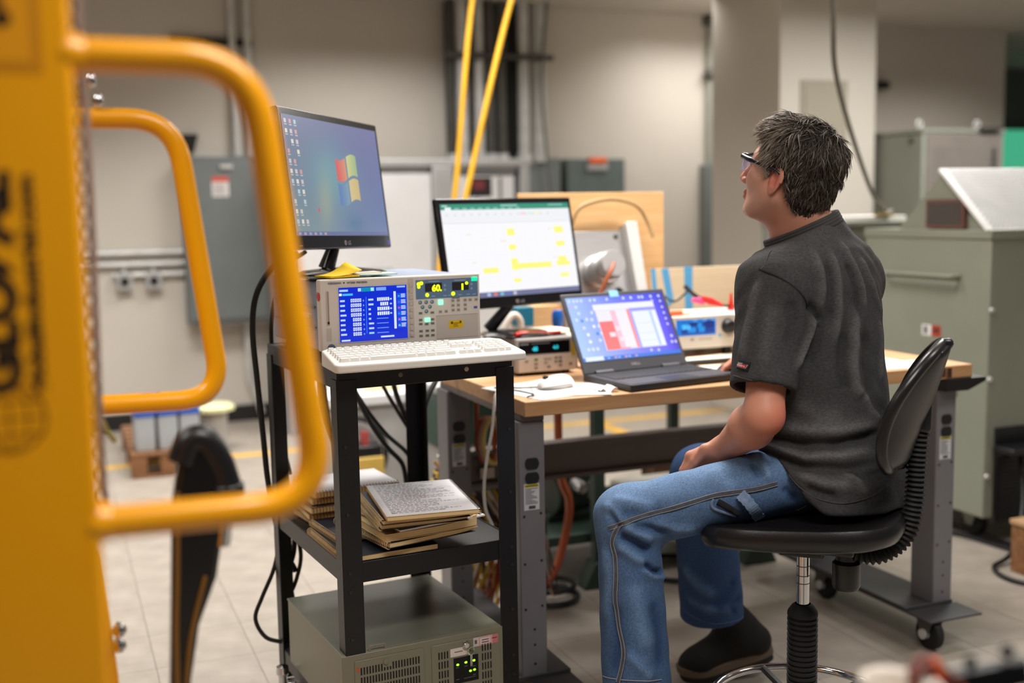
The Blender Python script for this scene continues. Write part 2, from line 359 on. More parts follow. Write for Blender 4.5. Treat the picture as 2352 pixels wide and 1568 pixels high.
# conduit riser bundle
XS = [(2.775, .042, 0), (2.905, .034, 0), (2.985, .036, 1), (3.075, .034, 1), (3.245, .043, 0), (3.37, .043, 0), (2.69, .020, 1)]
NM = ['leftmost bright thick', 'second bright', 'dull grey third', 'dull grey fourth', 'bright fifth thick', 'bright rightmost thick', 'thin dark outer left']
for (x, r, dk), nm in zip(XS, NM):
    t = thing('conduit_riser', nm + ' conduit in the ceiling bundle above the cabinet', 'conduit', (x, 7.80, 1.75), group='conduit riser bundle')
    MB().cyl((0, 0, 0), (0, 0, 1.13), r, n=20).build('pipe', DGALV if dk else GALV, t)
    MB().lathe([(r+.002, 0), (r+.012, .0), (r+.012, .06), (r+.002, .06)], n=20).build('coupling', GALV, t)
for k, x in enumerate((2.72, 2.84, 2.945, 3.03, 3.15, 3.21, 3.31)):
    o = MB().cyl((x, 7.90, 1.75), (x, 7.90, 2.88), .034).build('rear_conduit', mat('shadowy_steel', (58, 58, 54), rough=.55, metal=.3), None)
    tag(o, ('first', 'second', 'third', 'fourth', 'fifth', 'sixth', 'last')[k]+' from the left of the dark rear conduits behind the bright riser pipes', 'conduit', 'rear conduits of the riser bundle')  # rear row is coloured dark to stand for the shade between the pipes
o = MB().box(2.64, 3.46, 7.735, 7.765, 2.47, 2.51).build('strut_channel', DGALV, bevel=.003); tag(o, 'horizontal steel strut across the bundle of riser pipes', 'strut')
# hanging yellow cords and the thin grey one
o = MB().tube(spline([(2.08, 5.2, 2.88), (1.92, 5.2, 2.45), (1.80, 5.2, 1.48), (1.72, 5.2, 1.18), (1.665, 5.2, .58), (1.66, 5.2, .12)]), .0138).build('hanging_cable', mat('yellow_cord', (222, 166, 36), rough=.5)); tag(o, 'left yellow cord hanging from the ceiling down to the floor', 'cord', 'yellow ceiling cords')
o = MB().tube(spline([(2.30, 5.15, 2.88), (2.09, 5.15, 2.40), (1.842, 5.15, 1.49), (1.76, 5.15, 1.17), (1.72, 5.15, .9)]), .0142).build('hanging_cable', mat('yellow_cord', (222, 166, 36))); tag(o, 'right slanting yellow cord hanging from the ceiling', 'cord', 'yellow ceiling cords')
o = MB().tube(spline([(3.40, 7.72, 2.88), (3.345, 7.7, 2.29), (3.385, 7.7, 1.7), (3.43, 7.7, 1.3)]), .012).build('drop_cable', mat('grey_cable', (96, 100, 92), rough=.6)); tag(o, 'thin grey cable hanging beside the rightmost riser pipe', 'cable')
# conduit and box left of the column
t = thing('corner_conduit', 'grey conduit and tall box in the corner left of the column', 'conduit', (4.87, 7.95, .93))
MB().box(-.075, .06, -.10, 0, 0, .80).build('box', GREY, t, bevel=.004)
MB().cyl((0, -.035, .8), (0, -.035, 1.95), .028).build('pipe', mat('painted_conduit', (150, 152, 142), rough=.5), t)
MB().sphere((-.02, -.06, 1.50), .045).build('coupling', DGALV, t)
MB().box(-.05, .05, -.09, 0, 1.87, 1.95).build('elbow', DGALV, t, bevel=.01)
t = thing('wall_camera', 'small black device on the wall right of the column', 'sensor', (6.50, 7.95, 2.385))
MB().box(0, .10, -.06, 0, -.03, .03).build('body', PLAST, t, bevel=.008); MB().lathe([(.02, 0), (.024, .03), (0, .034)], o=(.05, -.06, 0), ax=-Y).build('lens', CABLE, t)

# ================================================================ machines on the right
t = thing('machine_cabinet', 'large olive grey machine cabinet with a white perforated gable hood', 'machine', (3.474, 3.54, 0))
MB().box(0, 1.5, 0, .76, .125, 1.295).build('body', OLIVE, t, bevel=.006)
MB().box(-.006, 1.5, -.006, .766, 1.262, 1.30).build('top_rim', OLIVE, t, bevel=.004)
MB().prism([(0, 0), (.54, 0), (.27, .245)], (0.02, .02, 1.30), Y, Z, 1.45).build('gable_hood', OLIVE, t, smooth=0)
# perforated sheet: rows of raised strips on the front slope of the hood
sl = Vector((0, .27, .245)).normalized(); nn = Vector((0, -.245, .27)).normalized(); L_ = .365
MB().obox((.745, .155, 1.4225), X, sl, nn, .755, .188, .006).build('perforated_sheet', mat('white_mesh_sheet', (226, 226, 224), rough=.4), t, bevel=.002)
ho = MB()
for r_ in range(30):
    for c_ in range(64):
        p = Vector((.03+c_*.023+(.0115 if r_ % 2 else 0), .155, 1.4225))+sl*(-.176+r_*.0121)+nn*.0072
        ho.add([p+X*.0080*math.cos(2*PI*k/6)+sl*.0036*math.sin(2*PI*k/6) for k in range(6)], [tuple(range(6))])
stuff(ho.build('perforations', mat('perforation_dark', (120, 120, 118), rough=.8), t, smooth=0))
d = Deco((-.0, .36, 1.312), -Y, Z); d.rect(0, 0, .205, .105, (98, 62, 56)); d.rect(.012, .012, .193, .093, (70, 64, 60), 1)
MB().box(-.004, .02, .15, .37, 1.305, 1.425).build('name_plate', mat('plate_brown', (110, 74, 66), rough=.4), t, bevel=.002)
MB().box(-.006, .0, .162, .358, 1.318, 1.412).build('plate_face', mat('plate_dark', (70, 64, 60), rough=.3), t)
rl = MB().tube(arc([(-.0, .60, 1.108), (-.05, .60, 1.108), (-.05, .165, 1.108), (0, .165, 1.108)], .012), .0075); rl.box(-.012, 0, .16, .62, 1.100, 1.118)
rl.build('rail_handle', OLIVE, t, bevel=.002)
d = Deco((0, .38, .846), -Y, Z); d.rect(0, 0, .115, .048, (224, 222, 220)); d.rect(.058, 0, .115, .048, (168, 62, 36), 1); d.rect(.012, .008, .034, .04, (90, 90, 92), 1); d.rect(.07, .02, .105, .034, (60, 40, 36), 2)
d.build('warning_label', PRINT, t)
for (y, z) in ((.0, .98), (.0, .70), (.0, .30)):
    MB().lathe([(0, .008), (.010, .006), (.012, 0)], n=10, o=(.012, 0, z), ax=-Y).build('screw', GALV, t)
MB().lathe([(0, .006), (.016, .004), (.018, 0)], n=12, o=(0, .18, .62), ax=-X).build('plug', DGALV, t)
MB().box(.045, .42, -.012, 0, .10, .50).build('vent_panel', PLAST, t, bevel=.003)
for k in range(14): MB().box(.06, .40, -.018, -.012, .115+k*.019, .126+k*.019).build('vent_slat', CABLE, t)
o = MB().box(.03, .42, -.12, -.012, .405, .43).build('tray', PLAST, t, bevel=.004)
MB().box(.115, .14, -.124, -.119, .415, .424).build('red_indicator', mat('red_led', (230, 30, 30), emit=((255, 30, 24), 2.0)), o)
for k, (x, y) in enumerate(((.12, .17), (.12, .62), (1.3, .17), (1.3, .62))):
    o = MB().tube([(x+.02, y, .06), (x-.02, y, .06)], .058, n=20).build('caster_wheel', RUB, t, bevel=.006)
    MB().prism([(-.045, .125), (.045, .125), (.018, .05), (-.018, .05)], (x-.028, y, 0), -Y, Z, .006).build('caster_fork', OLIVE, o, smooth=0)
t = thing('low_cabinet', 'lower olive cabinet with vent louvres behind the seated person', 'cabinet', (3.60, 4.62, 0))
MB().box(0, .80, 0, .7, .1, 1.30).build('body', OLIVED, t, bevel=.006); MB().box(-.01, .81, -.02, .7, 1.30, 1.325).build('top', OLIVED, t, bevel=.004)
for k in range(9): MB().box(.25, .33, -.012, 0, .955+k*.032, .972+k*.032).build('louvre', DGALV, t)
MB().box(.36, .79, -.01, 0, .2, 1.25).build('door', OLIVED, t, bevel=.004)
for x in (.1, .7): MB().box(x-.04, x+.04, .05, .65, 0, .1).build('foot', DGALV, t)
o = MB().box(3.605, 3.985, 4.63, 4.95, 1.325, 1.350).build('paper_stack', PAPER, bevel=.002); tag(o, 'white stack of papers lying on the low olive cabinet', 'papers')
o = MB().tube(spline([(2.86, 3.86, 2.88), (2.98, 3.92, 2.225), (3.19, 4.15, 1.93), (3.69, 4.55, 1.50), (3.86, 4.62, 1.352)]), .011).build('hanging_cable', mat('dark_grey_cable', (112, 109, 98), rough=.6)); tag(o, 'dark grey cable slanting from the ceiling down to the low cabinet', 'cable')
t = thing('cable_end', 'small brown and yellow plug where the slanting cable lands', 'plug', (3.86, 4.62, 1.352)); MB().box(-.06, .03, -.02, .02, -.002, .012).build('plug_body', mat('dull_brass', (150, 126, 60), rough=.5), t, bevel=.003); MB().cyl((.0, 0, .012), (.03, 0, .02), .012).build('strain_relief', DGALV, t)
t = thing('tall_cabinet', 'tall grey-green cabinet with lifting eyes and a framed door', 'cabinet', (5.11, 5.8, 0))
MB().box(0, .66, 0, .48, 0, 1.845).build('body', OLIVED, t, bevel=.006); MB().box(-.008, .668, -.008, .488, 1.845, 1.87).build('top', OLIVED, t, bevel=.004)
MB().box(.03, .63, -.012, 0, .1, 1.835).build('door_frame', mat('taupe_enamel', (118, 110, 104), rough=.5), t, bevel=.004)
MB().box(.06, .55, -.016, -.01, .14, 1.765).build('door', mat('taupe_enamel_b', (112, 106, 100), rough=.5), t, bevel=.003)
MB().box(.55, .575, -.03, -.012, .9, 1.75).build('door_bar', DGALV, t, bevel=.003)
for x in (.06, .53): MB().tube([(x+.022*math.cos(a), .1, 1.905+.022*math.sin(a)) for a in [2*PI*k/14 for k in range(14)]], .007, n=8, closed=True).cyl((x, .1, 1.868), (x, .1, 1.886), .012).build('lifting_eye', GALV, t)
MB().lathe([(0, .01), (.02, .008), (.022, 0)], n=12, o=(0, .1, 1.80), ax=-X).build('plug', DGALV, t)
MB().box(.44, .60, -.05, .0, 1.86, 1.885).build('closer', DGALV, t, bevel=.004)
# floor cables and block at far right
for k, pts in enumerate(([(2.7, 4.6, .012), (3.1, 4.35, .012), (3.55, 4.0, .012), (3.6, 3.45, .012), (3.75, 3.2, .012), (4.2, 2.9, .012)], [(2.75, 4.5, .011), (3.2, 4.15, .011), (3.5, 3.75, .011), (3.58, 3.36, .011), (3.95, 2.9, .011)],
                         [(3.62, 3.50, .40), (3.56, 3.42, .2), (3.45, 3.36, .04), (3.30, 3.30, .012), (3.27, 3.12, .012), (3.5, 2.9, .012)])):
    o = MB().tube(spline(pts), (.011, .010, .009)[k], n=8).build('floor_cable', CABLE)
    tag(o, ['upper of two black cables lying before the machine cabinet', 'lower of two black cables lying before the machine cabinet', 'black cord dropping from the machine tray onto the floor'][k], 'cable', 'cables on the floor at right')
t = thing('wood_crate', 'orange-brown wooden block on the floor beside the machine', 'crate', (3.36, 3.15, 0)); MB().box(0, .4, 0, .13, 0, .185).build('body', PALLETM, t, bevel=.004); MB().box(-.005, .405, -.005, .135, .185, .205).build('lid', mat_wood('crate_lid', (176, 140, 104), (190, 156, 118)), t, bevel=.003)
# ================================================================ yellow lift at the left
t = thing('lift_mast', 'yellow enamelled lift mast with two tubular guard handles and black lettering', 'lift', (0, 1.2, 0))
BY = 0.0
mp = MB().box(-.32, .032, 0, .05, .06, 2.15).build('near_panel', YEL, t, bevel=.006)
MB().box(-.32, .045, .78, .84, .06, 2.15).xf(Matrix.Translation((-.06, 0, 0))).build('far_panel', YEL, t, bevel=.006)
MB().box(-.45, .01, .70, .80, .0, .06).box(-.45, -.0, .02, .10, 0, .06).box(-.45, -.35, 0, .84, 0, .06).build('base_frame', YEL, t, bevel=.005)
MB().prism([(-.03, .06), (.075, .06), (.066, .65), (.05, .86), (.02, .92), (-.03, .92)], (0, .80, 0), X, Z, .03).build('lower_upright', YEL, t, bevel=.004)
MB().box(-.04, .092, .80, .825, 1.575, 1.66).xf(Matrix.Translation((-.02, 0, 0))).build('chain_bracket', mat('brown_yellow', (122, 72, 16), rough=.5), t, bevel=.003)
for (x, z) in ((.078, 1.635), (.087, 1.603)): MB().sphere((x, .79, z), .0105, sc=(.8, .8, 1.2)).build('bolt', CHROME, t)
for (x, z) in ((.070, .742), (.068, .716)): MB().lathe([(0, .02), (.009, .018), (.012, .008), (.006, 0), (.006, -.02)], n=14, o=(x, .745, z), ax=-Y).build('latch_knob', CHROME, t)
loop = [(-.06, 0, 1.575), (.150, 0, 1.575), (.192, 0, 1.54), (.205, 0, 1.49), (.245, 0, 1.195), (.240, 0, 1.13), (.195, 0, 1.112), (-.06, 0, 1.106)]
def guard(y): 
    p = [(a, y, c) for a, _, c in [(-.06, 0, 1.576), (.205, 0, 1.576), (.262, 0, 1.104), (-.06, 0, 1.110)]]
    return MB().tube(arc(p, .075, 10), .0170, n=20)
guard(.02).build('guard_handle', YEL, t, smooth=60); guard(.80).build('guard_handle', YEL, t, smooth=60)
for y in (.02, .80):
    for z in (1.576, 1.11): MB().lathe([(.0175, .012), (.022, 0), (.022, -.01)], n=18, o=(.032, y, z), ax=X).build('weld_collar', YEL, t)
lk = MB().tube([(.0045*math.cos(a), 0, .0085*math.sin(a)) for a in [2*PI*k/10 for k in range(10)]], .0019, n=5, closed=True).mesh('chain_link')
lk.materials.append(mat('oiled_chain', (120, 104, 96), rough=.4, metal=.7, var=.2)); lk.polygons.foreach_set('use_smooth', [True]*len(lk.polygons))
for k in range(74):
    o = bpy.data.objects.new('chain_link', lk); COL.objects.link(o); o.parent = t; o.location = (.046, .40, .01+1.01+k*.0145); o.rotation_euler = (0, 0, PI/2*(k % 2))
MB().tube(spline([(.052, .42, 2.1), (.056, .42, 1.5), (.050, .42, 1.1), (.056, .42, 1.0)]), .0042, n=6).build('lift_cord', mat('reddish_cord', (158, 132, 116), rough=.7), t)
o = MB().tube(spline([(.0, .55, 1.75), (.042, .50, 1.2), (.058, .56, 1.12), (.075, .62, 1.08)]), .004, n=6).build('control_wire', mat('wire_yellow_green', (170, 160, 60), rough=.6), t)
INK = mat('black_ink', (14, 10, 6), rough=.5)
text('brand_lettering', 'GLOBAL', .08, t, (-.033, 0, 1.252), Z, -X, INK, fit=(.212, .042), bold=.004)
text('address_lettering', 'globalindustrial.com', .02, t, (-.011, 0, 1.250), Z, -X, INK, fit=(.210, .0185), bold=.0006)
g = Deco((-.045, 0, 1.226), X, Z); GC = (150, 92, 10)
def ring(dc, cx, cy, rx, ry, w_, c, n=28, a0=0, a1=2*PI):
    for k in range(n):
        a, b = a0+(a1-a0)*k/n, a0+(a1-a0)*(k+1)/n
        dc.poly([(cx+rx*math.cos(a), cy+ry*math.sin(a)), (cx+rx*math.cos(b), cy+ry*math.sin(b)), (cx+(rx-w_)*math.cos(b), cy+(ry-w_)*math.sin(b)), (cx+(rx-w_)*math.cos(a), cy+(ry-w_)*math.sin(a))], c)
ring(g, 0, 0, .034, .034, .003, GC); ring(g, 0, 0, .018, .034, .002, GC, 20); g.rect(-.001, -.034, .001, .034, GC)
for yy in (-.016, 0, .016): g.rect(-.032, yy-.001, .032, yy+.001, GC)
g.build('globe_emblem', PRINT, t)
s = Deco((-.20, 0, 1.555), X, Z); s.rect(0, 0, .205, .22, (214, 138, 8)); s.rect(.01, .01, .195, .21, (240, 160, 6), 1); s.poly([(.12, .04), (.175, .06), (.16, .12), (.13, .16), (.10, .10)], (120, 74, 8), 2); s.disc(.172, .05, .008, (70, 44, 6), 3); s.rect(.03, .09, .12, .2, (96, 60, 8), 2)
s.build('caution_sticker', PRINT, t)
# black loop handle behind the guard
t = thing('push_handle', 'black loop handle on a flat blade standing behind the yellow guard', 'handle', (.14, 1.71, 0))
bl = [(-.012, .73), (-.003, .88), (.004, 1.0), (.017, 1.066), (.034, 1.100), (.055, 1.095), (.072, 1.055), (.078, 1.01), (.074, .947), (.062, .883), (.034, .815), (.018, .73), (.010, .4), (.005, .04), (-.028, .04), (-.022, .4)]
MB().prism(bl, (0, .016, 0), X, Z, .028).build('blade', mat('glossy_black', (16, 14, 15), rough=.22, coat=.4), t, bevel=.008, seg=3)
MB().tube(spline([(.020, 0, 1.060), (.034, 0, 1.090), (.055, 0, 1.090), (.074, 0, 1.058), (.085, 0, 1.020)]), .0205, n=14).build('grip', PLAST, t, smooth=60)
MB().cyl((.085, 0, 1.022), (.086, 0, 1.004), .024).build('collar', PLAST, t, bevel=.003)
MB().cyl((.084, 0, 1.01), (.072, 0, .93), .013).build('rod', CHROME, t)
MB().tube(spline([(.012, -.016, 1.02), (.006, -.016, .9), (-.002, -.016, .74), (-.004, -.016, .3)]), .0035, n=6).tube(spline([(.045, -.016, .89), (.020, -.016, .80), (.006, -.016, .70)]), .0035, n=6).build('reflection_strip', mat('painted_reflection', (120, 84, 30), rough=.4), t)  # amber strips stand in for the yellow lift's reflection in the black blade
MB().box(-.10, .10, -.10, .10, 0, .04).build('foot', PLAST, t, bevel=.008)

# ================================================================ pallet with battery boxes
t = thing('pallet', 'small wooden pallet on the floor carrying grey battery boxes', 'pallet', (.345, 6.42, 0))
for k in range(3):
    for x in (0, .15, .30): MB().box(x, x+.08, k*.42, k*.42+.1, .018, .115).build('block', PALLETM, t, bevel=.004)
for k in range(3): MB().box(0, .38, k*.42, k*.42+.1, 0, .018).build('bottom_board', PALLETM, t, bevel=.003)
for k in range(7): MB().box(0, .38, k*.14, k*.14+.1, .115, .137).build('deck_board', PALLETM, t, bevel=.003)
NMB = ['nearest grey battery box with blue lid at the pallet corner', 'middle grey battery box with blue lid in the front row on the pallet', 'right grey battery box with blue lid in the front row on the pallet', 'grey battery box with blue lid in the back row on the pallet']
for k, (x, y) in enumerate(((.375, 6.46), (.495, 6.46), (.612, 6.46), (.45, 6.76))):
    t = thing('battery_box', NMB[k], 'battery', (x, y, .137), group='battery boxes on the pallet')
    MB().box(0, .104, 0, .22, 0, .19).build('case', mat('battery_grey', (168, 172, 176), rough=.5), t, bevel=.008)
    MB().box(-.003, .107, -.004, .224, .19, .24).build('lid', mat('battery_blue', (44, 92, 190), rough=.45), t, bevel=.006)
    for x2 in (.025, .08): MB().cyl((x2, .05, .24), (x2, .05, .26), .012).build('terminal', DGALV, t)
    MB().box(.1055, .1125, .02, .12, .0, .20).build('strap', PLAST, t)
t = thing('cream_disc', 'pale cream round disc on a low stand behind the pallet', 'disc', (.86, 7.0, 0)); MB().lathe([(0, .29), (.10, .285), (.125, .27), (.125, .25), (0, .25)], n=28).build('disc', mat('cream_plastic', (226, 224, 176), rough=.5), t); MB().lathe([(.08, .25), (.08, 0), (0, 0)], n=20).build('stand', LGREY, t)

# ================================================================ green table behind the bench and what stands on and under it
t = thing('steel_table', 'dark green steel table standing behind the workbench', 'table', (1.52, 3.76, 0))
MB().box(0, 1.10, 0, .75, .83, .86).build('tabletop', GREENM, t, bevel=.004)
for (x, y) in ((.33, .03), (1.03, .03), (.33, .69), (1.03, .69)):
    lg = MB().box(x-.022, x+.022, y-.022, y+.022, .0, .83).build('leg', GREENM, t, bevel=.004)
    MB().prism([(-.075, 0), (.075, 0), (.028, .10), (-.028, .10)], (x, y+.04, .0), X, Z, .08).build('leg_foot', GREENM, lg, bevel=.004)
MB().box(.31, 1.05, .03, .07, .33, .37).box(.31, 1.05, .65, .69, .33, .37).build('side_rail', GREENM, t, bevel=.003)
MB().box(.10, 1.02, .06, .66, .16, .20).build('lower_shelf', GREENM, t, bevel=.004)
t = thing('motor_set', 'green motor with silver caps lying on the lower shelf under the green table', 'motor', (1.72, 4.0, .20))
MB().tube([(.02, .05, .10), (.25, .16, .10)], .095, n=22).build('housing', mat('motor_green', (40, 52, 42), rough=.5), t, bevel=.01)
for (x, y, z, r) in ((.13, -.03, .145, .026), (.225, .0, .125, .028)): MB().lathe([(0, .03), (r*.7, .026), (r, 0), (r, -.05)], n=18, o=(x, y-.03, z), ax=-Y).build('silver_cap', ALU, t)
MB().box(.02, .30, .0, .2, -.002, .03).build('mount', GREENM, t, bevel=.004)
t = thing('folded_cloth', 'off-white folded cloth on the lower shelf beside the motor', 'cloth', (2.26, 4.02, .20)); MB().box(-.18, .2, -.12, .2, 0, .06).build('fold', mat('offwhite_cloth', (214, 208, 196), rough=.9), t, bevel=.02, seg=3); MB().box(-.16, .18, -.10, .18, .06, .10).build('upper_fold', mat('offwhite_cloth', (214, 208, 196)), t, bevel=.018, seg=3)
t = thing('brown_box', 'small brown box on the shelf next to the off-white cloth', 'box', (2.36, 4.28, .20)); MB().box(0, .14, 0, .12, 0, .15).build('carton', mat('brown_card', (120, 84, 52), rough=.8), t, bevel=.003); MB().box(-.003, .143, -.003, .123, .13, .155).build('lid', mat('brown_card_lid', (104, 72, 44), rough=.8), t, bevel=.003)
t = thing('plywood_board', 'large light plywood board standing upright behind the aluminium fixture', 'board', (1.56, 3.96, .86)); MB().box(.06, .67, 0, .018, .0, .613).build('board', PLY, t, bevel=.002); MB().box(.1, .14, .018, .2, 0, .12).box(.56, .6, .018, .2, 0, .12).build('bracket', PLY, t)
o = MB().tube(spline([(1.80, 3.92, 1.30), (1.835, 3.91, 1.405), (1.90, 3.90, 1.438), (1.99, 3.90, 1.446), (2.08, 3.90, 1.42), (2.125, 3.90, 1.36), (2.14, 3.88, 1.30)]), .0075, n=8).build('bent_cable', mat('tan_cable', (172, 140, 96), rough=.5)); tag(o, 'tan cable arching in front of the plywood board', 'cable')
# aluminium fixture with a protruding motor drum
t = thing('test_fixture', 'tilted aluminium plate fixture with white side channels and a round drum', 'fixture', (1.74, 3.76, .86), rot=(rad(-18), 0, 0))
MB().box(.0, .30, .02, .032, .03, .50).build('plate', ALU, t, bevel=.003)
for (x, w_) in ((-.005, .018), (.292, .045)): MB().box(x, x+w_, -.03, .06, .0, .52).build('side_channel', mat('white_channel', (206, 206, 204), rough=.4), t, bevel=.004)
MB().box(0, .3, -.02, .06, 0, .03).build('base_bar', ALU, t, bevel=.003)
dr = MB().lathe([(0, .02), (.062, .02), (.066, .0), (.066, -.03), (.058, -.035), (.058, -.085), (.050, -.09), (.050, -.135), (.047, -.14), (0, -.14)], n=36, o=(.165, .02, .335), ax=Y).build('drum', mat('polished_aluminium', (188, 186, 186), rough=.34, metal=.8, var=.03), t)
MB().tube(spline([(.165, -.12, .335), (.13, -.14, .29), (.085, -.10, .21), (.03, -.05, .13)]), .007, n=8).build('copper_lead', COPPER, t)
MB().lathe([(.018, 0), (.02, -.01), (.0, -.012)], n=16, o=(.215, -.02, .245), ax=Y).cyl((.215, 0, .25), (.215, 0, .18), .006).build('grommet', PLAST, t)
for (x, z) in ((.03, .475), (.262, .475), (.03, .06), (.262, .06)): MB().lathe([(0, -.006), (.009, -.005), (.010, 0)], n=12, o=(x, .02, z), ax=Y).build('screw', DGALV, t)
# pale board with blue tape, leads
t = thing('taped_board', 'pale wooden board with blue tape strips standing behind the bench supply', 'board', (2.14, 3.90, .86)); MB().box(0, .44, 0, .014, 0, .318).build('board', PALE, t, bevel=.002)
MB().box(.08, .36, .014, .12, 0, .06).build('bracket', PALE, t)
for k, pl in enumerate(([(.045, .318), (.075, .318), (.10, .19), (.075, .17)], [(.145, .322), (.182, .322), (.186, .01), (.156, .01)], [(.0, .320), (.018, .320), (.03, .17), (.012, .17)])):
    MB().prism(pl, (0, -.0, 0), X, Z, .0015).build('tape_strip', BTAPE, t)
t = thing('test_lead', 'red and black alligator test leads lying on the bench supply', 'test lead', (2.10, 3.55, 1.048))
MB().tube(spline([(.0, .03, .085), (.03, .02, .055), (.055, .0, .035)]), .008, n=8).build('black_clip', PLAST, t); MB().tube([(.052, 0, .040), (.085, -.01, .028), (.13, -.015, .012)], [.010, .014, .006], n=10).build('red_sleeve', RED, t)
MB().tube([(.012, .0, .036), (.04, .0, .033), (.06, 0, .026)], [.006, .012, .01], n=10).build('pink_sleeve', mat('pink_plastic', (226, 72, 130), rough=.4), t)
MB().tube(spline([(.13, -.015, .012), (.18, .0, .006), (.22, .03, .004)]), .004, n=6).build('lead_wire', CABLE, t); MB().tube(spline([(-.08, .06, .06), (-.03, .05, .03), (.02, .03, .07)]), .004, n=6).build('lead_wire', CABLE, t)
t = thing('test_probe', 'upright red probe tip standing on the right of the bench supply', 'probe', (2.275, 3.55, 1.041)); MB().lathe([(.010, 0), (.010, .02), (.006, .035), (.004, .06), (0, .062)], n=12, caps=True).build('tip', RED, t); MB().lathe([(.013, 0), (.013, .008), (.010, .01)], n=12).build('collar', RED, t)
t = thing('marker_pen', 'orange marker pen lying on top of the bench supply', 'marker', (1.975, 3.46, 1.050)); MB().tube([(-.04, 0, 0), (.045, 0, 0)], .0085, n=12).build('barrel', ORANGE, t, bevel=.002); MB().tube([(.045, 0, 0), (.078, 0, 0)], .009, n=12).build('cap', mat('cream_cap', (244, 236, 214), rough=.4), t, bevel=.002)
# orange floor coil, hoses and wires under the bench
o = MB().tube(spline([(1.66, 3.72, .83), (1.665, 3.72, .48), (1.70, 3.72, .36), (1.685, 3.72, .24), (1.62, 3.70, .10), (1.5, 3.72, .02)]), .016, n=8).build('hanging_hose', COPPER); tag(o, 'copper-orange hose hanging under the bench to the floor', 'hose')
ws = [((214, 176, 40), 'yellow'), ((120, 62, 44), 'brown'), ((206, 200, 190), 'white'), ((150, 52, 40), 'red'), ((70, 66, 66), 'dark grey'), ((200, 140, 60), 'amber')]
wm = MB()
for k in range(90):
    c, nm = ws[k % 6]; x = 1.22+.27*rng.random(); z = .36+.15*rng.random()
    wm.tube(spline([(x-.05, 3.64+.02*(k % 5), z+.08), (x, 3.64+.02*(k % 4), z), (x+.05+.06*rng.random(), 3.66, z-.13), (x+.1, 3.68, z-.22), (x+.16*rng.random(), 3.70, .02)], 4), .0048, n=6, col=lin(c))
o = wm.build('wire_tangle', mat_col('wire_insulation', rough=.5)); tag(o, 'tangle of thin coloured wires hanging under the left end of the bench', 'wires', kind='stuff')
t = thing('wire_tray', 'dark tray shelf carrying the tangled wires under the bench', 'tray', (1.22, 3.62, .46)); MB().box(0, .34, 0, .2, 0, .012).build('tray_floor', RAIL, t, bevel=.002); MB().box(0, .34, .19, .2, .0, .05).build('tray_lip', RAIL, t)
for x in (.03, .31): MB().box(x-.008, x+.008, .09, .11, -.46, 0).build('tray_leg', RAIL, t)
t = thing('coil_of_cable', 'coil of orange and clear tubing hanging under the left end of the bench', 'coil', (1.30, 3.50, .66))
for k, (c, m_) in enumerate(((0, COPPER), (.012, mat('clear_tubing', (216, 170, 160), rough=.2)), (.022, mat('pale_yellow_tubing', (224, 204, 130), rough=.3)))):
    MB().tube([((.032+.003*k)*math.cos(a)+c, -.01*k, .075*math.sin(a)) for a in [2*PI*j/22 for j in range(22)]], .0085, n=8, closed=True).build('tube_loop', m_, t)
MB().cyl((-.03, 0, .03), (-.03, 0, .20), .009).build('hanger', COPPER, t)
t = thing('green_bin', 'green storage bin behind the left bench legs', 'bin', (1.50, 4.62, 0)); MB().box(0, .34, 0, .3, .40, .66).build('bin', mat('bin_green', (54, 76, 66), rough=.5), t, bevel=.006); MB().box(-.01, .35, -.01, .31, .64, .67).build('rim', mat('rim_grey', (176, 180, 180), rough=.5), t, bevel=.004); MB().box(.02, .32, .02, .28, 0, .40).build('stand', LGREY, t)
for k, (cx, cy, r, n_) in enumerate(((1.62, 3.72, .10, 'large'), (1.66, 3.80, .085, 'small'))):
    o = MB().tube([(cx+r*math.cos(a), cy+r*math.sin(a), .014+.011*k) for a in [2*PI*j/28 for j in range(28)]], .011, n=8, closed=True).build('floor_coil', CABLE); tag(o, n_+' loop of black cable lying on the floor under the bench', 'cable', 'cable loops on the floor')
t = thing('blue_connector', 'bright blue connector box hanging by the green table leg', 'connector', (2.40, 3.70, .215)); MB().box(-.05, .05, -.02, .03, 0, .045).build('body', mat('royal_blue', (24, 72, 190), rough=.4), t, bevel=.005); MB().tube(spline([(-.03, 0, .0), (-.04, .0, -.1), (-.0, .01, -.2)]), .006, n=6).build('cord', mat('grey_cable', (96, 100, 92)), t)
o = MB().tube(spline([(2.0, 3.9, .012), (2.1, 3.70, .012), (2.26, 3.66, .012), (2.34, 3.78, .012), (2.28, 3.95, .012), (2.12, 3.98, .012), (2.02, 3.86, .014)]), .010, n=8).build('floor_cable', CABLE); tag(o, 'black cable looped on the floor behind the right lower leg', 'cable')
# grey machine behind the cart
t = thing('floor_machine', 'grey floor machine with a round hose and yellow battery seen behind the cart', 'machine', (1.10, 5.0, 0))
MB().box(0, .46, .0, .5, .10, .545).build('body', mat('machine_grey', (182, 180, 178), rough=.5), t, bevel=.012); MB().box(-.02, .48, -.02, .52, .545, .60).build('lid', WHITE, t, bevel=.01)
MB().tube([(.12+.14*math.cos(a), -.04, .34+.16*math.sin(a)) for a in [-.6+2.6*k/14 for k in range(15)]], .013, n=8).build('hose', RUB, t)
MB().box(.08, .235, -.10, -.0, .18, .33).build('battery', mat('battery_yellow', (206, 172, 84), rough=.5), t, bevel=.006); MB().box(.09, .23, -.09, -.01, .33, .38).build('battery_top', PLAST, t, bevel=.006)
MB().cyl((.16, -.05, .38), (.16, -.05, .44), .02).build('red_valve', mat('dull_red', (170, 70, 66), rough=.5), t)
for (x, y) in ((.06, .08), (.4, .08), (.06, .42), (.4, .42)): MB().tube([(x-.02, y, .05), (x+.02, y, .05)], .05, n=18).build('wheel', RUB, t, bevel=.004)
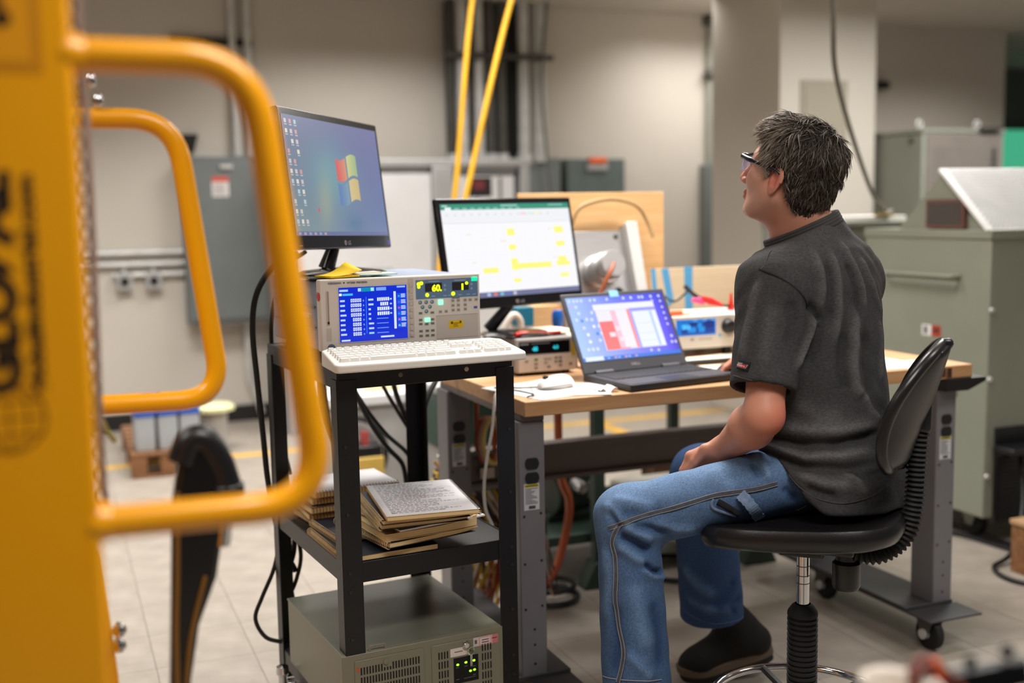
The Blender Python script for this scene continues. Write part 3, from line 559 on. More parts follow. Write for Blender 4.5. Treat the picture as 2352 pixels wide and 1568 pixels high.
for k, (x, y, a, c, n_) in enumerate(((1.16, 5.1, .2, (236, 234, 230), 'white'), (1.30, 5.05, -.15, (240, 226, 180), 'cream'), (1.36, 5.2, .1, (206, 206, 206), 'grey'))):
    t2 = thing('parts_tray', n_+' shallow tray on the lid of the grey floor machine', 'tray', (x, y, .60), rz=a); MB().box(0, .16, 0, .2, 0, .006).build('tray_base', mat('tray_'+n_, c, rough=.6), t2); MB().box(0, .16, 0, .006, .006, .04).box(0, .16, .194, .2, .006, .04).box(0, .006, .006, .194, .006, .04).box(.154, .16, .006, .194, .006, .04).build('tray_wall', mat('tray_'+n_, c), t2)
# ================================================================ workbench
t = thing('workbench', 'grey steel workbench on casters with thick maple top', 'workbench', (1.165, 2.83, 0))
BT = MB().box(0, 1.55, 0, .76, .858, .90).build('tabletop', MAPLE, t, bevel=.003)
d = Deco((1.34, 0, .862), X, Z); d.rect(0, .0, .012, .034, (60, 34, 18)); 
for q in range(5): d.rect(.01+.024*q, .001+.002*(q % 2), .03+.024*q, .034-.003*(q % 3), (52, 30, 16), 1)
d.lines(.008, .006, .12, .03, 4, (150, 100, 60), 2, fill=.25)
d.build('burnt_stamp', PRINT, t)
for x in (.0, 1.44): MB().box(x, x+.07, .03, .73, .84, .858).build('top_rail', RAIL, t, bevel=.003)
for sx, x in enumerate((-.008, 1.438)):
    for sy, y in enumerate((.03, .635)):
        lg = MB().box(x, x+.078, y, y+.105, .115, .84).build('leg', LEG, t, bevel=.004)
        MB().prism([(0, 0), (.16, 0), (.16, -.014), (.09, -.04), (0, -.04)], (x-.0, y+.02, .858), X, Z, .06).build('leg_bracket', BLK, lg, bevel=.002, smooth=0) if sx == 1 and sy == 0 else None
        for z in (.722, .682):
            pl = [(.0205*math.cos(a), max(-.0155, min(.0155, .0205*math.sin(a)))) for a in [2*PI*k/24 for k in range(24)]]
            MB().prism([(a, b) for a, b in pl], (x+.039, y-.0005, z), X, Z, .003).build('outlet', CABLE, lg, smooth=0)
        d = Deco((x+.014, y, .592), X, Z); d.rect(0, 0, .046, .074, (206, 206, 212)); d.rect(.002, .064, .044, .072, (206, 190, 30), 1); d.rect(.004, .0665, .042, .0695, (70, 66, 10), 2); d.lines(.004, .016, .042, .062, 12, (96, 96, 102), 1, fill=.45, ragged=.55); d.rect(.014, .003, .034, .012, (70, 70, 76), 1)
        d.build('safety_label', PRINT, lg)
        for (xx, z) in ((.014, .575), (.064, .580), (.014, .44), (.064, .445), (.014, .31), (.064, .315), (.04, .205), (.04, .25), (.04, .15)):
            MB().lathe([(.0035, .001), (.004, 0)], n=8, o=(x+xx, y-.0004, z), ax=-Y, caps=True).build('hole', CABLE, lg, smooth=0)
    MB().box(x-.11 if sx else x-.012, x+.085 if sx else x+.15, .03, .80, .100, .118).build('foot', mat('foot_dark', (58, 58, 60), rough=.5), t, bevel=.003)
    MB().box(x-.11 if sx else x+.02, x+.10 if sx else x+.15, -.085, .03, .1005, .1075).build('foot_plate', mat('foot_dark', (58, 58, 60)), t, bevel=.002)
    for y in (.0, .56):
        cx_ = x-.07 if sx else x+.10; yo = -.04; y = .53 if y else 0.0
        o = MB().tube([(cx_-.015, y+yo, .053), (cx_+.015, y+yo, .053)], .053, n=28).build('caster_wheel', RUB, t, bevel=.008, seg=3)
        MB().lathe([(.016, .0), (.016, .018), (0, .018)], n=18, o=(cx_-.016, y+yo, .053), ax=-X).build('wheel_hub', GALV, o)
        for s_ in (-.021, .021): MB().prism([(-.035, .098), (.035, .098), (.012, .04), (-.012, .04)], (cx_+s_-.002, y+yo, 0), -Y, Z, .003).build('caster_fork', DGALV, o, smooth=0)
MB().box(.07, 1.44, .68, .72, .505, .63).box(.07, 1.44, .66, .68, .505, .52).box(.07, 1.44, .66, .68, .612, .63).build('stringer', RAIL, t, bevel=.003)
d = Deco((.11, .66, .535), X, Z); d.rect(0, 0, .05, .034, (206, 196, 182)); d.build('paper_label', PRINT, t)
# ================================================================ equipment cart (stands turned a little against the bench)
CO = Vector((.593, 2.563, 0)); CA = rad(4.8)
cu_, cv_ = Vector((math.cos(CA), math.sin(CA), 0)), Vector((-math.sin(CA), math.cos(CA), 0))
def cw(s, t, z=0): return CO+cu_*s+cv_*t+Z*z                 # a point given in the cart's own axes
CW_, CD_ = .448, .61
t = thing('equipment_cart', 'black steel three-shelf equipment cart with angle-iron posts', 'cart', CO, rz=CA)
def shelf(z0, z1, sides=True):
    m = MB().box(.003, CW_-.003, .003, CD_-.003, z1-.006, z1-.002)
    m.box(0, CW_, 0, .003, z0, z1).box(0, CW_, CD_-.003, CD_, z0, z1).box(0, .003, .003, CD_-.003, z0, z1).box(CW_-.003, CW_, .003, CD_-.003, z0, z1)
    return m.build('shelf', BLK, t, bevel=.0022)
shelf(1.013, 1.062); shelf(.552, .602); shelf(.155, .202)
PW = .046
for sx in (0, 1):
    for sy in (0, 1):
        x0 = 0 if not sx else CW_; y0 = 0 if not sy else CD_; ex = 1 if not sx else -1; ey = 1 if not sy else -1
        o_ = .003
        m = MB().box(*sorted((x0-ex*o_, x0+ex*PW)), *sorted((y0-ey*o_, y0)), .10, 1.035)
        m.box(*sorted((x0-ex*o_, x0)), *sorted((y0, y0+ey*PW)), .10, 1.035)
        p = m.build('post', BLK, t, bevel=.0022)
        sc = MB()
        for z in (.58, .535, .72, .30, .25, .42, .185, .88): sc.lathe([(0, .003), (.004, .0025), (.005, 0)], n=10, o=(x0+ex*.013, y0-ey*o_, z), ax=-Y*ey)
        sc.build('bolt_row', mat('dark_bolt', (58, 54, 52), rough=.4, metal=.5), p); stuff(p.children[-1])
        MB().tube([(x0+ex*.03-.014, y0+ey*.03, .045), (x0+ex*.03+.014, y0+ey*.03, .045)], .045, n=22).build('caster_wheel', RUB, p, bevel=.005)
        MB().box(x0+ex*.03-.02, x0+ex*.03+.02, y0+ey*.03-.018, y0+ey*.03+.018, .085, .105).build('caster_plate', GALV, p, bevel=.003)
for x, c in ((.155, (120, 112, 104)), (.325, (214, 184, 164))): MB().lathe([(0, .0025), (.0045, .002), (.006, 0)], n=12, o=(x, 0, 1.037), ax=-Y).build('screw', mat('screw_%d' % c[0], c, rough=.3, metal=.5), t)
MB().lathe([(0, .03), (.016, .028), (.018, .01), (.012, 0), (.012, -.05), (0, -.05)], n=16, o=(-.035, .46, .17)).cyl((-.035, .46, .14), (.0, .46, .14), .008).build('latch', CHROME, t)

# ---- bench-top power analyser
t = thing('power_analyser', 'beige and blue-grey power analyser with a blue measurement screen on the cart', 'meter', cw(.016, .16, 1.062), rz=CA)
AX = mat('blue_grey_case', (138, 149, 172), rough=.5, var=.03); BZ = mat('beige_bezel', (226, 218, 209), rough=.5, var=.02)
MB().box(.004, .420, .02, .44, .02, .19).build('case', AX, t, bevel=.004)
fr = MB().box(0, .424, 0, .03, .02, .195).build('front_bezel', BZ, t, bevel=.004)
for (x, y) in ((.04, .05), (.38, .05), (.04, .40), (.38, .40)): MB().cyl((x, y, 0), (x, y, .02), .014).build('foot', RUB, t)
for z in (.075, .125): MB().box(.0005, .006, .05, .42, z, z+.004).build('side_groove', mat('groove_grey', (112, 122, 142), rough=.5), t)
MB().box(-.004, .006, .085, .14, .098, .108).build('side_clip', mat('pale_clip', (190, 198, 210), rough=.4), t, bevel=.002)
A = Deco((0, 0, .028), X, Z)                                  # face: x 0..424, y 0..167 mm
MB().box(.044, .224, -.0015, 0, .128-.004-.085, .178-.001).build('screen_frame', BZ, t, bevel=.002)
sD = Deco((.046, -.0015, .0415), X, Z); SW, SH = .176, .133
sD.rect(0, 0, SW, SH, (0, 40, 205))
wh = (225, 236, 255); lb = (110, 160, 255)
for k in range(8):
    y = SH*(.83-.088*k)-.012
    sD.rect(.003, y, .003+.012+.003*(k % 4 == 3), y+.0045, (190, 212, 255), 1)
    x0 = .030 if k < 4 else .0345
    for q in range(5 if k < 4 else 4): sD.rect(x0+q*.0056, y-.0018, x0+q*.0056+.0042, y+.0065, wh, 1); 
    for q in range(5 if k < 4 else 4): sD.rect(x0+q*.0056+.0014, y+.0002, x0+q*.0056+.0028, y+.0045, (0, 40, 205), 2)
    sD.rect(.061, y-.001, .064, y+.003, lb, 1)
    sD.rect(.075, y, .075+(.006, .013)[k in (0, 1, 5, 6, 7)], y+.0045, (140, 215, 255) if k == 7 else (190, 212, 255), 1)
    if k < 4:
        for q in range(6 if k != 1 else 4): sD.rect(.098+(k == 1)*.008+q*.0054, y-.0018, .102+(k == 1)*.008+q*.0054, y+.0065, wh, 1)
        sD.rect(.131, y, .136, y+.0035, (190, 212, 255), 1)
    else: sD.rect(.096, y+.001, .126, y+.0026, (120, 170, 255), 1)
sD.rect(.0685, .018, .0700, .108, (60, 130, 255), 1); sD.rect(.141, .026, .147, .118, wh, 1); sD.rect(.1425, .028, .1455, .116, (205, 222, 255), 2)
sD.rect(.058, .121, .092, .131, (0, 140, 175), 1); sD.rect(.049, .122, .057, .130, (190, 215, 255), 2); sD.rect(.082, .122, .090, .130, (170, 230, 235), 2)
sD.rect(.002, .123, .024, .128, (170, 205, 255), 1); sD.rect(.096, .122, .122, .130, (120, 160, 240), 1); sD.rect(.150, .127, .172, .131, (150, 190, 255), 1)
sD.rect(.001, .113, .008, .119, (235, 245, 255), 1); sD.rect(.010, .113, .036, .118, (70, 190, 255), 1)
for k, c in enumerate(((40, 170, 235), (80, 90, 255), (230, 60, 160), (40, 140, 255), (220, 90, 170), (120, 190, 255))):
    y = .104-.0145*k; sD.rect(.150, y-.004, .174, y+.009, (18, 80, 225), 1); sD.rect(.152, y, .157, y+.004, c, 2); sD.lines(.160, y-.002, .173, y+.008, 3, (205, 222, 255), 2, fill=.55, ragged=.2)
sD.rect(.004, .002, .026, .006, (200, 220, 255), 1); sD.rect(.105, .006, .140, .010, (215, 228, 255), 1)
sD.build('screen', mat_col('lit_screen', rough=.25, emit=1.04), t)
A.rect(.247, .108, .417, .156, (104, 132, 168)); A.rect(.272, .126, .318, .147, (44, 40, 48), 1); A.rect(.346, .126, .392, .147, (44, 40, 48), 1)
A.rect(.282, .150, .312, .1525, (168, 184, 206), 1); A.rect(.352, .150, .384, .1525, (168, 184, 206), 1)
for x in (.326, .400):
    for y in (.129, .140): A.disc(x, y, .0032, (150, 176, 208), 1)
for x in (.289, .321, .335, .362, .385, .402): A.rect(x, .113, x+.010, .1155, (150, 182, 208), 1)
A.rect(.018, .058, .021, .138, (160, 150, 136), 1); A.rect(.014, .056, .0225, .14, (200, 190, 180), 0); A.rect(.0165, .060, .0215, .066, (40, 36, 30), 2); A.rect(.013, .018, .026, .05, (206, 196, 186), 0)
A.rect(.226, .012, .2405, .16, (206, 196, 186), 0)
for k, (x, y) in enumerate(((.258, .100), (.274, .100), (.290, .100), (.264, .088), (.284, .088), (.274, .077))): A.disc(x, y, .005, (84, 124, 140), 1); A.disc(x-.001, y+.001, .003, (150, 178, 186), 2)
for (x, y) in ((.258, .073), (.290, .073), (.258, .056), (.290, .056), (.258, .046), (.290, .046), (.274, .045), (.258, .028), (.275, .028), (.290, .028), (.258, .016), (.275, .016), (.290, .016)): A.rect(x-.005, y-.003, x+.005, y+.003, (150, 146, 132), 1); A.rect(x-.003, y-.001, x+.003, y+.0015, (104, 100, 90), 2)
for (x, y) in ((.312, .074), (.328, .074), (.347, .10), (.362, .10), (.347, .088), (.362, .088), (.347, .076), (.362, .076), (.381, .10), (.395, .10), (.412, .10), (.381, .088), (.381, .077)): A.rect(x-.0048, y-.004, x+.0048, y+.004, (192, 184, 172), 1); A.rect(x-.003, y-.0015, x+.003, y+.0015, (140, 134, 122), 2)
A.rect(.405, .077, .415, .083, (88, 104, 168), 1); A.rect(.344, .1055, .366, .1075, (120, 112, 100), 1); A.rect(.300, .006, .416, .006+.058, (208, 198, 188), 0); A.rect(.300, .0635, .416, .0645, (176, 166, 156), 1); A.rect(.300, .005, .416, .0062, (166, 156, 146), 1)
A.rect(.334, .030, .374, .050, (240, 198, 10), 1); A.rect(.340, .041, .346, .047, (90, 76, 10), 2); A.rect(.364, .042, .369, .048, (90, 76, 10), 2); A.lines(.347, .033, .363, .045, 3, (150, 122, 10), 2)
stuff(A.build('front_print', PRINT, t))
E_ = Deco((0, -.001, .028), X, Z)
for k in range(9): MB().box(.229, .238, -.003, 0, .044+k*.0155, .053+k*.0155).build('soft_key', mat('key_beige', (200, 190, 180), rough=.5), t, bevel=.001)
led = mat('yellow_green_led', (214, 240, 10), emit=((216, 246, 16), 1.3))
text('digits', '60.', .022, t, (.290, -.001, .155), X, Z, led, bold=.0011); text('digits', '1', .019, t, (.369, -.001, .156), X, Z, led, bold=.0016)
m = MB()
for (x, y, r) in ((.386, .143, .0042), (.277, .118, .005), (.348, .118, .0052), (.255, .146, .0052), (.262, .148, .0048), (.255, .139, .0042)): m.lathe([(r, 0), (r, .001), (0, .0012)], n=14, o=(x, -.001, .028+y), ax=-Y)
m.build('indicator_lights', led, t); stuff(t.children[-1])
gl = mat('green_lit_key', (150, 255, 200), emit=((140, 250, 196), 1.15))
MB().box(.306, .320, -.004, 0, .119, .133).build('lit_key', gl, t, bevel=.003); MB().box(.268, .284, -.004, 0, .078, .089).build('lit_key', gl, t, bevel=.003)
MB().box(.399, .416, -.003, 0, .175, .186).build('run_key', mat('teal_lit_key', (20, 220, 170), emit=((16, 214, 160), .9)), t, bevel=.003)
MB().lathe([(0, .006), (.008, .006), (.0095, .004), (.0095, 0)], n=20, o=(.024, 0, .030), ax=-Y).build('power_button', mat('slate_button', (88, 100, 128), rough=.4), t)
MB().lathe([(0, .0015), (.011, .0012), (.012, 0)], n=18, o=(.0, .012, .155), ax=-X).build('red_dot', RED, t)
tx = mat('slate_lettering', (96, 98, 112), rough=.5)
text('maker_lettering', 'YOKOGAWA', .008, t, (.020, 0, .1835), X, Z, tx, fit=(.034, .0052), bold=.0003); text('model_lettering', 'WT3000  PRECISION', .006, t, (.068, 0, .1835), X, Z, tx, fit=(.052, .0046), bold=.0002)
MB().lathe([(0, .0008), (.0022, .0008), (.0022, 0)], n=4, o=(.061, 0, .186), ax=-Y).build('diamond_mark', INK, t)

# ---- monitors
def monitor(label, c, yaw, tilt, roll, W, H, base_z, draw, bz=(.014, .018, .034), led_=False, neck=None):
    t = thing('monitor', label, 'monitor', (c[0], c[1], base_z), rz=yaw)
    R = Matrix.Rotation(-tilt, 4, 'X') @ Matrix.Rotation(-roll, 4, 'Y'); Mx = Matrix.Translation((0, 0, c[2]-base_z)) @ R
    BEZ = mat('monitor_bezel', (24, 23, 25), rough=.22, var=.03, coat=.3)
    MB().box(-W/2, W/2, 0, .022, 0, H).xf(Mx).build('bezel', BEZ, t, bevel=.004, seg=3)
    MB().box(-W*.36, W*.36, .022, .05, H*.15, H*.85).xf(Mx).build('rear_shell', PLAST, t, bevel=.012)
    ux, uy = R.to_3x3()@X, R.to_3x3()@Z; o = Mx@Vector((-W/2+bz[0], -.0006, bz[2])); sw, sh = W-2*bz[0], H-bz[1]-bz[2]
    d = Deco(o, ux, uy, lift=.00025); draw(d, sw, sh); d.build('screen', mat_col('lit_screen', rough=.25, emit=1.04), t)
    g = mat('silver_mark', (150, 146, 146), rough=.4)
    text('maker_mark', 'LG', .014, t, Mx@Vector((.004, 0, bz[2]*.3)), ux, uy, g)
    e = Deco(Mx@Vector((-.008, 0, bz[2]*.45)), ux, uy); e.disc(0, 0, .0065, (150, 132, 136)); e.disc(0, 0, .004, (90, 80, 84), 1); e.build('round_mark', PRINT, t)
    if led_:
        ring_ = Deco(Mx@Vector((W/2-.016, 0, bz[2]*.42)), ux, uy); ring(ring_, 0, 0, .0055, .0055, .0018, (110, 90, 255), 16); ring_.build('power_light', mat_col('power_light', emit=1.2), t)
        text('port_mark', 'HDMI', .006, t, Mx@Vector((-W/2+.02, 0, bz[2]*.2)), ux, uy, g)
    top = Mx@Vector((0, .04, H*.22)); nb = neck or Vector((0, .03, .012))
    MB().tube([top, Mx@Vector((0, .035, .02)), nb], [.014, .016, .022], n=12).build('neck', BEZ, t)
    MB().lathe([(0, .016), (.04, .015), (.105, .008), (.12, .002), (.12, 0), (0, 0)], n=32, o=(0, .02, 0)).build('stand_base', BEZ, t)
    return t
def wall(u, v):
    a = np.array
    def mix(p, q, k): return p*(1-k)+q*k
    top = mix(a((104, 112, 142.)), a((112, 114, 156.)), u); bot = mix(a((126, 146, 146.)), a((108, 124, 166.)), u); c = mix(bot, top, v)
    c = mix(c, a((112, 156, 166.)), .8*math.exp(-((u-.42)**2/.05+(v-.52)**2/.08)))
    c = mix(c, a((166, 166, 136.)), .55*math.exp(-((u-.30-.1*v)**2/.006+(v-.30)**2/.06)))
    c = mix(c, a((84, 116, 150.)), .6*math.exp(-((u-.62)**2/.012+(v-.10)**2/.008)))
    return tuple(np.clip(c, 0, 255))
def draw_wall(d, w_, h_):
    d.grad(0, 0, w_, h_, wall, 28, 18, 0)
    cx, cy, s = w_*.60, h_*.50, h_*.215
    def pane(x0, x1, y0, y1, c1, c2):
        n = 8
        for k in range(n):
            a, b = x0+(x1-x0)*k/n, x0+(x1-x0)*(k+1)/n; f = lambda q: .16*math.sin(q*2.6)
            cc = [c1[i]+(c2[i]-c1[i])*k/n for i in range(3)]
            d.poly([(cx+s*a, cy+s*(y0+f(a))), (cx+s*b, cy+s*(y0+f(b))), (cx+s*b, cy+s*(y1+f(b))), (cx+s*a, cy+s*(y1+f(a)))], cc, 2)
    pane(-.95, -.06, .06, .95, (206, 96, 96), (206, 150, 120)); pane(.06, .95, .06, .95, (196, 196, 140), (150, 176, 130))
    pane(-.95, -.06, -.95, -.06, (96, 126, 176), (130, 156, 170)); pane(.06, .95, -.95, -.06, (206, 186, 140), (196, 176, 120))
    for r_ in range(11):
        y = h_*(.93-.083*r_)
        for q in range(3):
            if (r_*7+q*3) % 5 == 4: continue
            c = ((196, 186, 186), (200, 150, 150), (170, 190, 200), (214, 206, 190))[(r_*3+q) % 4]; x = w_*(.02+.045*q)
            d.rect(x, y, x+w_*.022, y+h_*.035, c, 1); d.rect(x, y-h_*.018, x+w_*.025, y-h_*.008, (176, 178, 186), 1)
    d.rect(0, 0, w_, h_*.035, (104, 112, 150), 1)
    for q in range(6): d.rect(w_*(.02+.05*q), h_*.006, w_*(.045+.05*q), h_*.028, ((150, 150, 176), (176, 150, 150))[q % 2], 2)
    d.rect(w_*.24, h_*.20, w_*.255, h_*.235, (196, 90, 96), 2)
m1 = monitor('black flat monitor showing a blue desktop, standing on the power analyser', (.734, 2.994, 1.322), .866, .123, -.027, .555, .35, 1.257, draw_wall, led_=True, neck=Vector((-.02, .055, .012)))
def draw_sheet(d, w_, h_):
    R_ = lambda u0, u1, v0, v1, c, l=1: d.rect(w_*u0, h_*(1-v1), w_*u1, h_*(1-v0), c, l)
    R_(0, 1, 0, 1, (246, 246, 250), 0); R_(0, 1, 0, .062, (58, 146, 124)); R_(.03, .075, .035, .075, (236, 244, 242), 2); R_(0, 1, .062, .205, (238, 239, 243)); R_(0, 1, .205, .209, (206, 207, 214), 2)
    R_(.45, .58, .012, .030, (150, 200, 188), 2); R_(.83, .95, .012, .028, (140, 194, 180), 2); R_(.01, .05, .012, .028, (170, 214, 204), 2)
    for k in range(9): R_(.10+.058*k, .135+.058*k, .043, .055, (150, 204, 190), 2)
    for u, c in ((.60, (246, 208, 214)), (.66, (212, 238, 220)), (.71, (246, 240, 200))): R_(u, u+.04, .10, .125, c, 2)
    for k in range(14): R_(.03+.06*k, .05+.06*k, .10, .13, (226, 228, 234), 2)
    for k in range(18): R_(.02, 1, .245+.038*k, .2465+.038*k, (236, 237, 242), 1)
    for k in range(12): R_(.04+.082*k, .0412+.082*k, .22, .94, (236, 237, 242), 1)
    YC = (249, 246, 130)
    for q in ((.472, .53, .275, .35), (.853, .927, .265, .335), (.471, .527, .45, .505), (.855, .927, .43, .485), (.475, .528, .60, .725), (.48, .795, .655, .715), (.855, .925, .60, .66), (.838, .95, .655, .705), (.253, .37, .69, .745), (.478, .537, .82, .86), (.855, .93, .79, .83)): R_(*q, YC, 3)
    for q in ((.16, .2, .32), (.80, .83, .28), (.41, .46, .40), (.18, .21, .62), (.82, .84, .60)): R_(q[0], q[1], q[2], q[2]+.012, (240, 226, 200), 2)
    R_(0, 1, .945, 1, (112, 116, 150), 3)
    for k, c in enumerate(((176, 196, 230), (226, 120, 120), (120, 190, 220), (90, 120, 200), (200, 200, 214))): R_(.26+.05*k, .285+.05*k, .955, .99, c, 4)
m2 = monitor('black flat monitor showing a spreadsheet with yellow cells on the workbench', (1.388, 3.395, 1.110), .303, .184, 0, .555, .349, 1.018, draw_sheet, neck=Vector((-.05, .10, .012)))

# ---- notes on the analyser
t = thing('sticky_notes', 'bright yellow sticky note pad curling on top of the power analyser', 'sticky notes', cw(.085, .225, 1.2625), rz=.35)
MB().box(-.045, .04, -.035, .035, -.0035, .0).build('pad', mat('sticky_yellow', (250, 206, 20), rough=.7), t, bevel=.001)
MB().sheet([[(-.045+.09*i/8, -.037+.074*j, .0012+.030*(i/8)**2.4*(.4+.6*j)) for i in range(9)] for j in (0, .5, 1)]).build('top_note', mat('sticky_yellow', (250, 206, 20)), t); t.children[-1].modifiers.new('th', 'SOLIDIFY').thickness = .0012
t = thing('note_slips', 'pale green and pink paper slips beside the yellow sticky pad', 'papers', cw(.20, .29, 1.258), rz=.1)
MB().box(-.05, .05, -.04, .04, 0, .003).build('slip', mat('pale_green_paper', (206, 240, 214), rough=.8), t); MB().box(-.055, .02, -.01, .05, .003, .006).build('slip', mat('pale_pink_paper', (250, 214, 204), rough=.8), t)
t = thing('phone_case', 'thin black flat case lying under the yellow sticky pad', 'case', cw(.075, .25, 1.2575), rz=.1); MB().box(-.07, .09, -.045, .05, -.0005, .0012).build('case_body', PLAST, t); MB().box(-.06, .08, -.035, .04, .0012, .0016).build('case_face', CABLE, t)

# ---- white keyboard with every key
t = thing('keyboard', 'white computer keyboard lying on the front edge of the cart top', 'keyboard', cw(-.028, -.082, 1.062), rz=CA-rad(2.5))
KW, KD = .468, .165
def kz(y): return .018+.022*(y/KD)
prof = [(.012, 0), (KW-.012, 0), (KW-.004, .004), (KW, .015), (KW-.006, KD-.02), (KW-.03, KD), (.03, KD), (.006, KD-.02), (0, .015), (.004, .004)]
m = MB(); n = len(prof)
m.add([(a, b, .0005) for a, b in prof]+[(a, b, kz(b)) for a, b in prof], [tuple(range(n-1, -1, -1)), tuple(range(n, 2*n))]+[(i, (i+1) % n, n+(i+1) % n, n+i) for i in range(n)])
KEYB = mat('keyboard_white', (238, 236, 230), rough=.5, var=.01); m.build('case', KEYB, t, bevel=.004, seg=3)
slope = math.atan2(.022, KD); kmesh = {}
def key(x, y, w_, m_=None, par=None, d_=.0150, h_=.0075, zf=None):
    k = round(w_, 4)
    if (k, d_) not in kmesh:
        q = MB(); a, b = w_/2-.001, d_/2-.001; a2, b2 = a-.0022, b-.0022
        q.add([(-a, -b, 0), (a, -b, 0), (a, b, 0), (-a, b, 0), (-a2, -b2+.001, h_), (a2, -b2+.001, h_), (a2, b2+.001, h_), (-a2, b2+.001, h_)], [(4, 5, 6, 7), (0, 1, 5, 4), (1, 2, 6, 5), (2, 3, 7, 6), (3, 0, 4, 7)])
        kmesh[(k, d_)] = q.mesh('key'); kmesh[(k, d_)].materials.append(m_ or mat('key_white', (244, 243, 239), rough=.45, var=.01))
    o = bpy.data.objects.new('key', kmesh[(k, d_)]); COL.objects.link(o); o.parent = par or t; o.location = (x+w_/2, y, kz(y)); o.rotation_euler = (slope, 0, 0)
U = .0187
rows = [[1.25, 1.25, 1.25, 6.0, 1.25, 1.25, 1.25, 1.5], [2.25]+[1]*10+[2.75], [1.75]+[1]*11+[2.25], [1.5]+[1]*12+[1.5], [1]*13+[2], ]
for r_, row in enumerate(rows):
    x = .018; y = .036+r_*.0192
    for k in row: key(x, y, k*U); x += k*U
    for q in range(3):
        if r_ in (1, 3, 4) and not (r_ == 1 and q != 1) or r_ == 0: key(.018+15*U+.008+q*U, y, U)
    for q in range(4):
        if r_ == 0 and q == 1: continue
        key(.018+18*U+.016+q*U*.93 if not (r_ == 0 and q == 0) else .018+18*U+.016, y, (2*U*.93 if (r_ == 0 and q == 0) else U*.93))
for q in range(16): key(.018+q*U*1.02, .036+5*.0192+.003, U*.95, d_=.012)
# ---- rack computer on the bottom shelf
t = thing('rack_computer', 'grey-green rack computer with vent slots and green lights on the cart bottom shelf', 'computer', cw(-.014, .0, .2005), rz=CA)
PCM = mat('rack_grey_green', (128, 126, 108), rough=.42, var=.03, scale=2); PCT = mat('rack_lid', (118, 120, 106), rough=.3, var=.03)
MB().box(.004, .416, .012, .468, .004, .1795).build('case', PCM, t, bevel=.002); MB().box(.002, .418, .010, .47, .176, .1815).build('lid', PCT, t, bevel=.0015)
MB().box(0, .42, -.004, .012, .0, .1815).build('front_panel', PCM, t, bevel=.002)
for x0, x1 in ((.03, .206), (.226, .41)): MB().box(x0, x1, -.0065, -.004, .012, .166).build('door', PCM, t, bevel=.0015)
PV = mat('vent_slot_dark', (30, 24, 18), rough=.8)
for r_ in range(5):
    for k in range(21):
        if r_ == 0 and k in (8, 9, 10):
            zz = (.130, .138)
        else: zz = (.130-r_*.024, .148-r_*.024)
        MB().box(.044+k*.0073, .0478+k*.0073, -.0069, -.006, *zz).build('vent_slot', PV, t, smooth=0)
    for b in (.243, .360):
        for k in range(4): MB().box(b+k*.0075, b+.0038+k*.0075, -.0069, -.006, .128-r_*.024, .146-r_*.024).build('vent_slot', PV, t, smooth=0)
F = Deco((0, -.0065, 0), X, Z)
F.rect(.283, .058, .350, .124, (12, 12, 12)); F.rect(.275, .128, .322, .149, (226, 216, 208), 0); F.rect(.286, .138, .308, .1405, (120, 112, 108), 1)
F.rect(.337, .143, .405, .166, (214, 168, 166), 0); F.rect(.39, .143, .405, .166, (206, 120, 124), 1); F.rect(.337, .143, .352, .166, (206, 196, 190), 1); F.rect(.341, .15, .347, .16, (90, 84, 84), 2); F.rect(.356, .147, .384, .162, (226, 206, 204), 1); F.rect(.36, .156, .38, .158, (40, 36, 36), 2); F.rect(.36, .150, .38, .152, (40, 36, 36), 2); F.rect(.388, .156, .402, .158, (120, 50, 56), 2)
F.rect(.034, .140, .041, .150, (206, 84, 44), 0); F.rect(.31, .067, .342, .069, (90, 90, 90), 1)
for (x, z) in ((.293, .098), (.316, .098), (.338, .094), (.338, .072), (.293, .068)): F.rect(x-.004, z, x+.004, z+.0015, (120, 120, 120), 1)
stuff(F.build('front_print', PRINT, t))
lm = mat('lime_led', (150, 255, 40), emit=((150, 250, 30), 2.2)); m = MB()
for (x, z) in ((.294, .106), (.316, .108), (.338, .109), (.328, .084), (.339, .085)): MB().sphere((x, -.007, z), .0035, 10, 6, sc=(1.1, .5, .8)).build('status_light', lm, t)
MB().lathe([(0, .008), (.006, .008), (.009, .005), (.010, 0)], n=18, o=(.317, -.0065, .153), ax=-Y).build('key_lock', CHROME, t)
MB().tube([(.327+.008*math.cos(a), -.016, .139+.010*math.sin(a)) for a in [2*PI*k/16 for k in range(16)]], .0016, n=6, closed=True).box(.325, .331, -.014, -.012, .098, .13).build('key_ring', CHROME, t)
MB().lathe([(.007, 0), (.007, .003), (.004, .004), (0, .004)], n=16, o=(.108, -.0065, .152), ax=-Y).build('screw_knob', PCM, t)
MB().tube(arc([(.07, -.0, .1815), (.07, 0, .194), (.11, 0, .194), (.11, 0, .1815)], .006), .003, n=8).build('lid_handle', PCM, t)

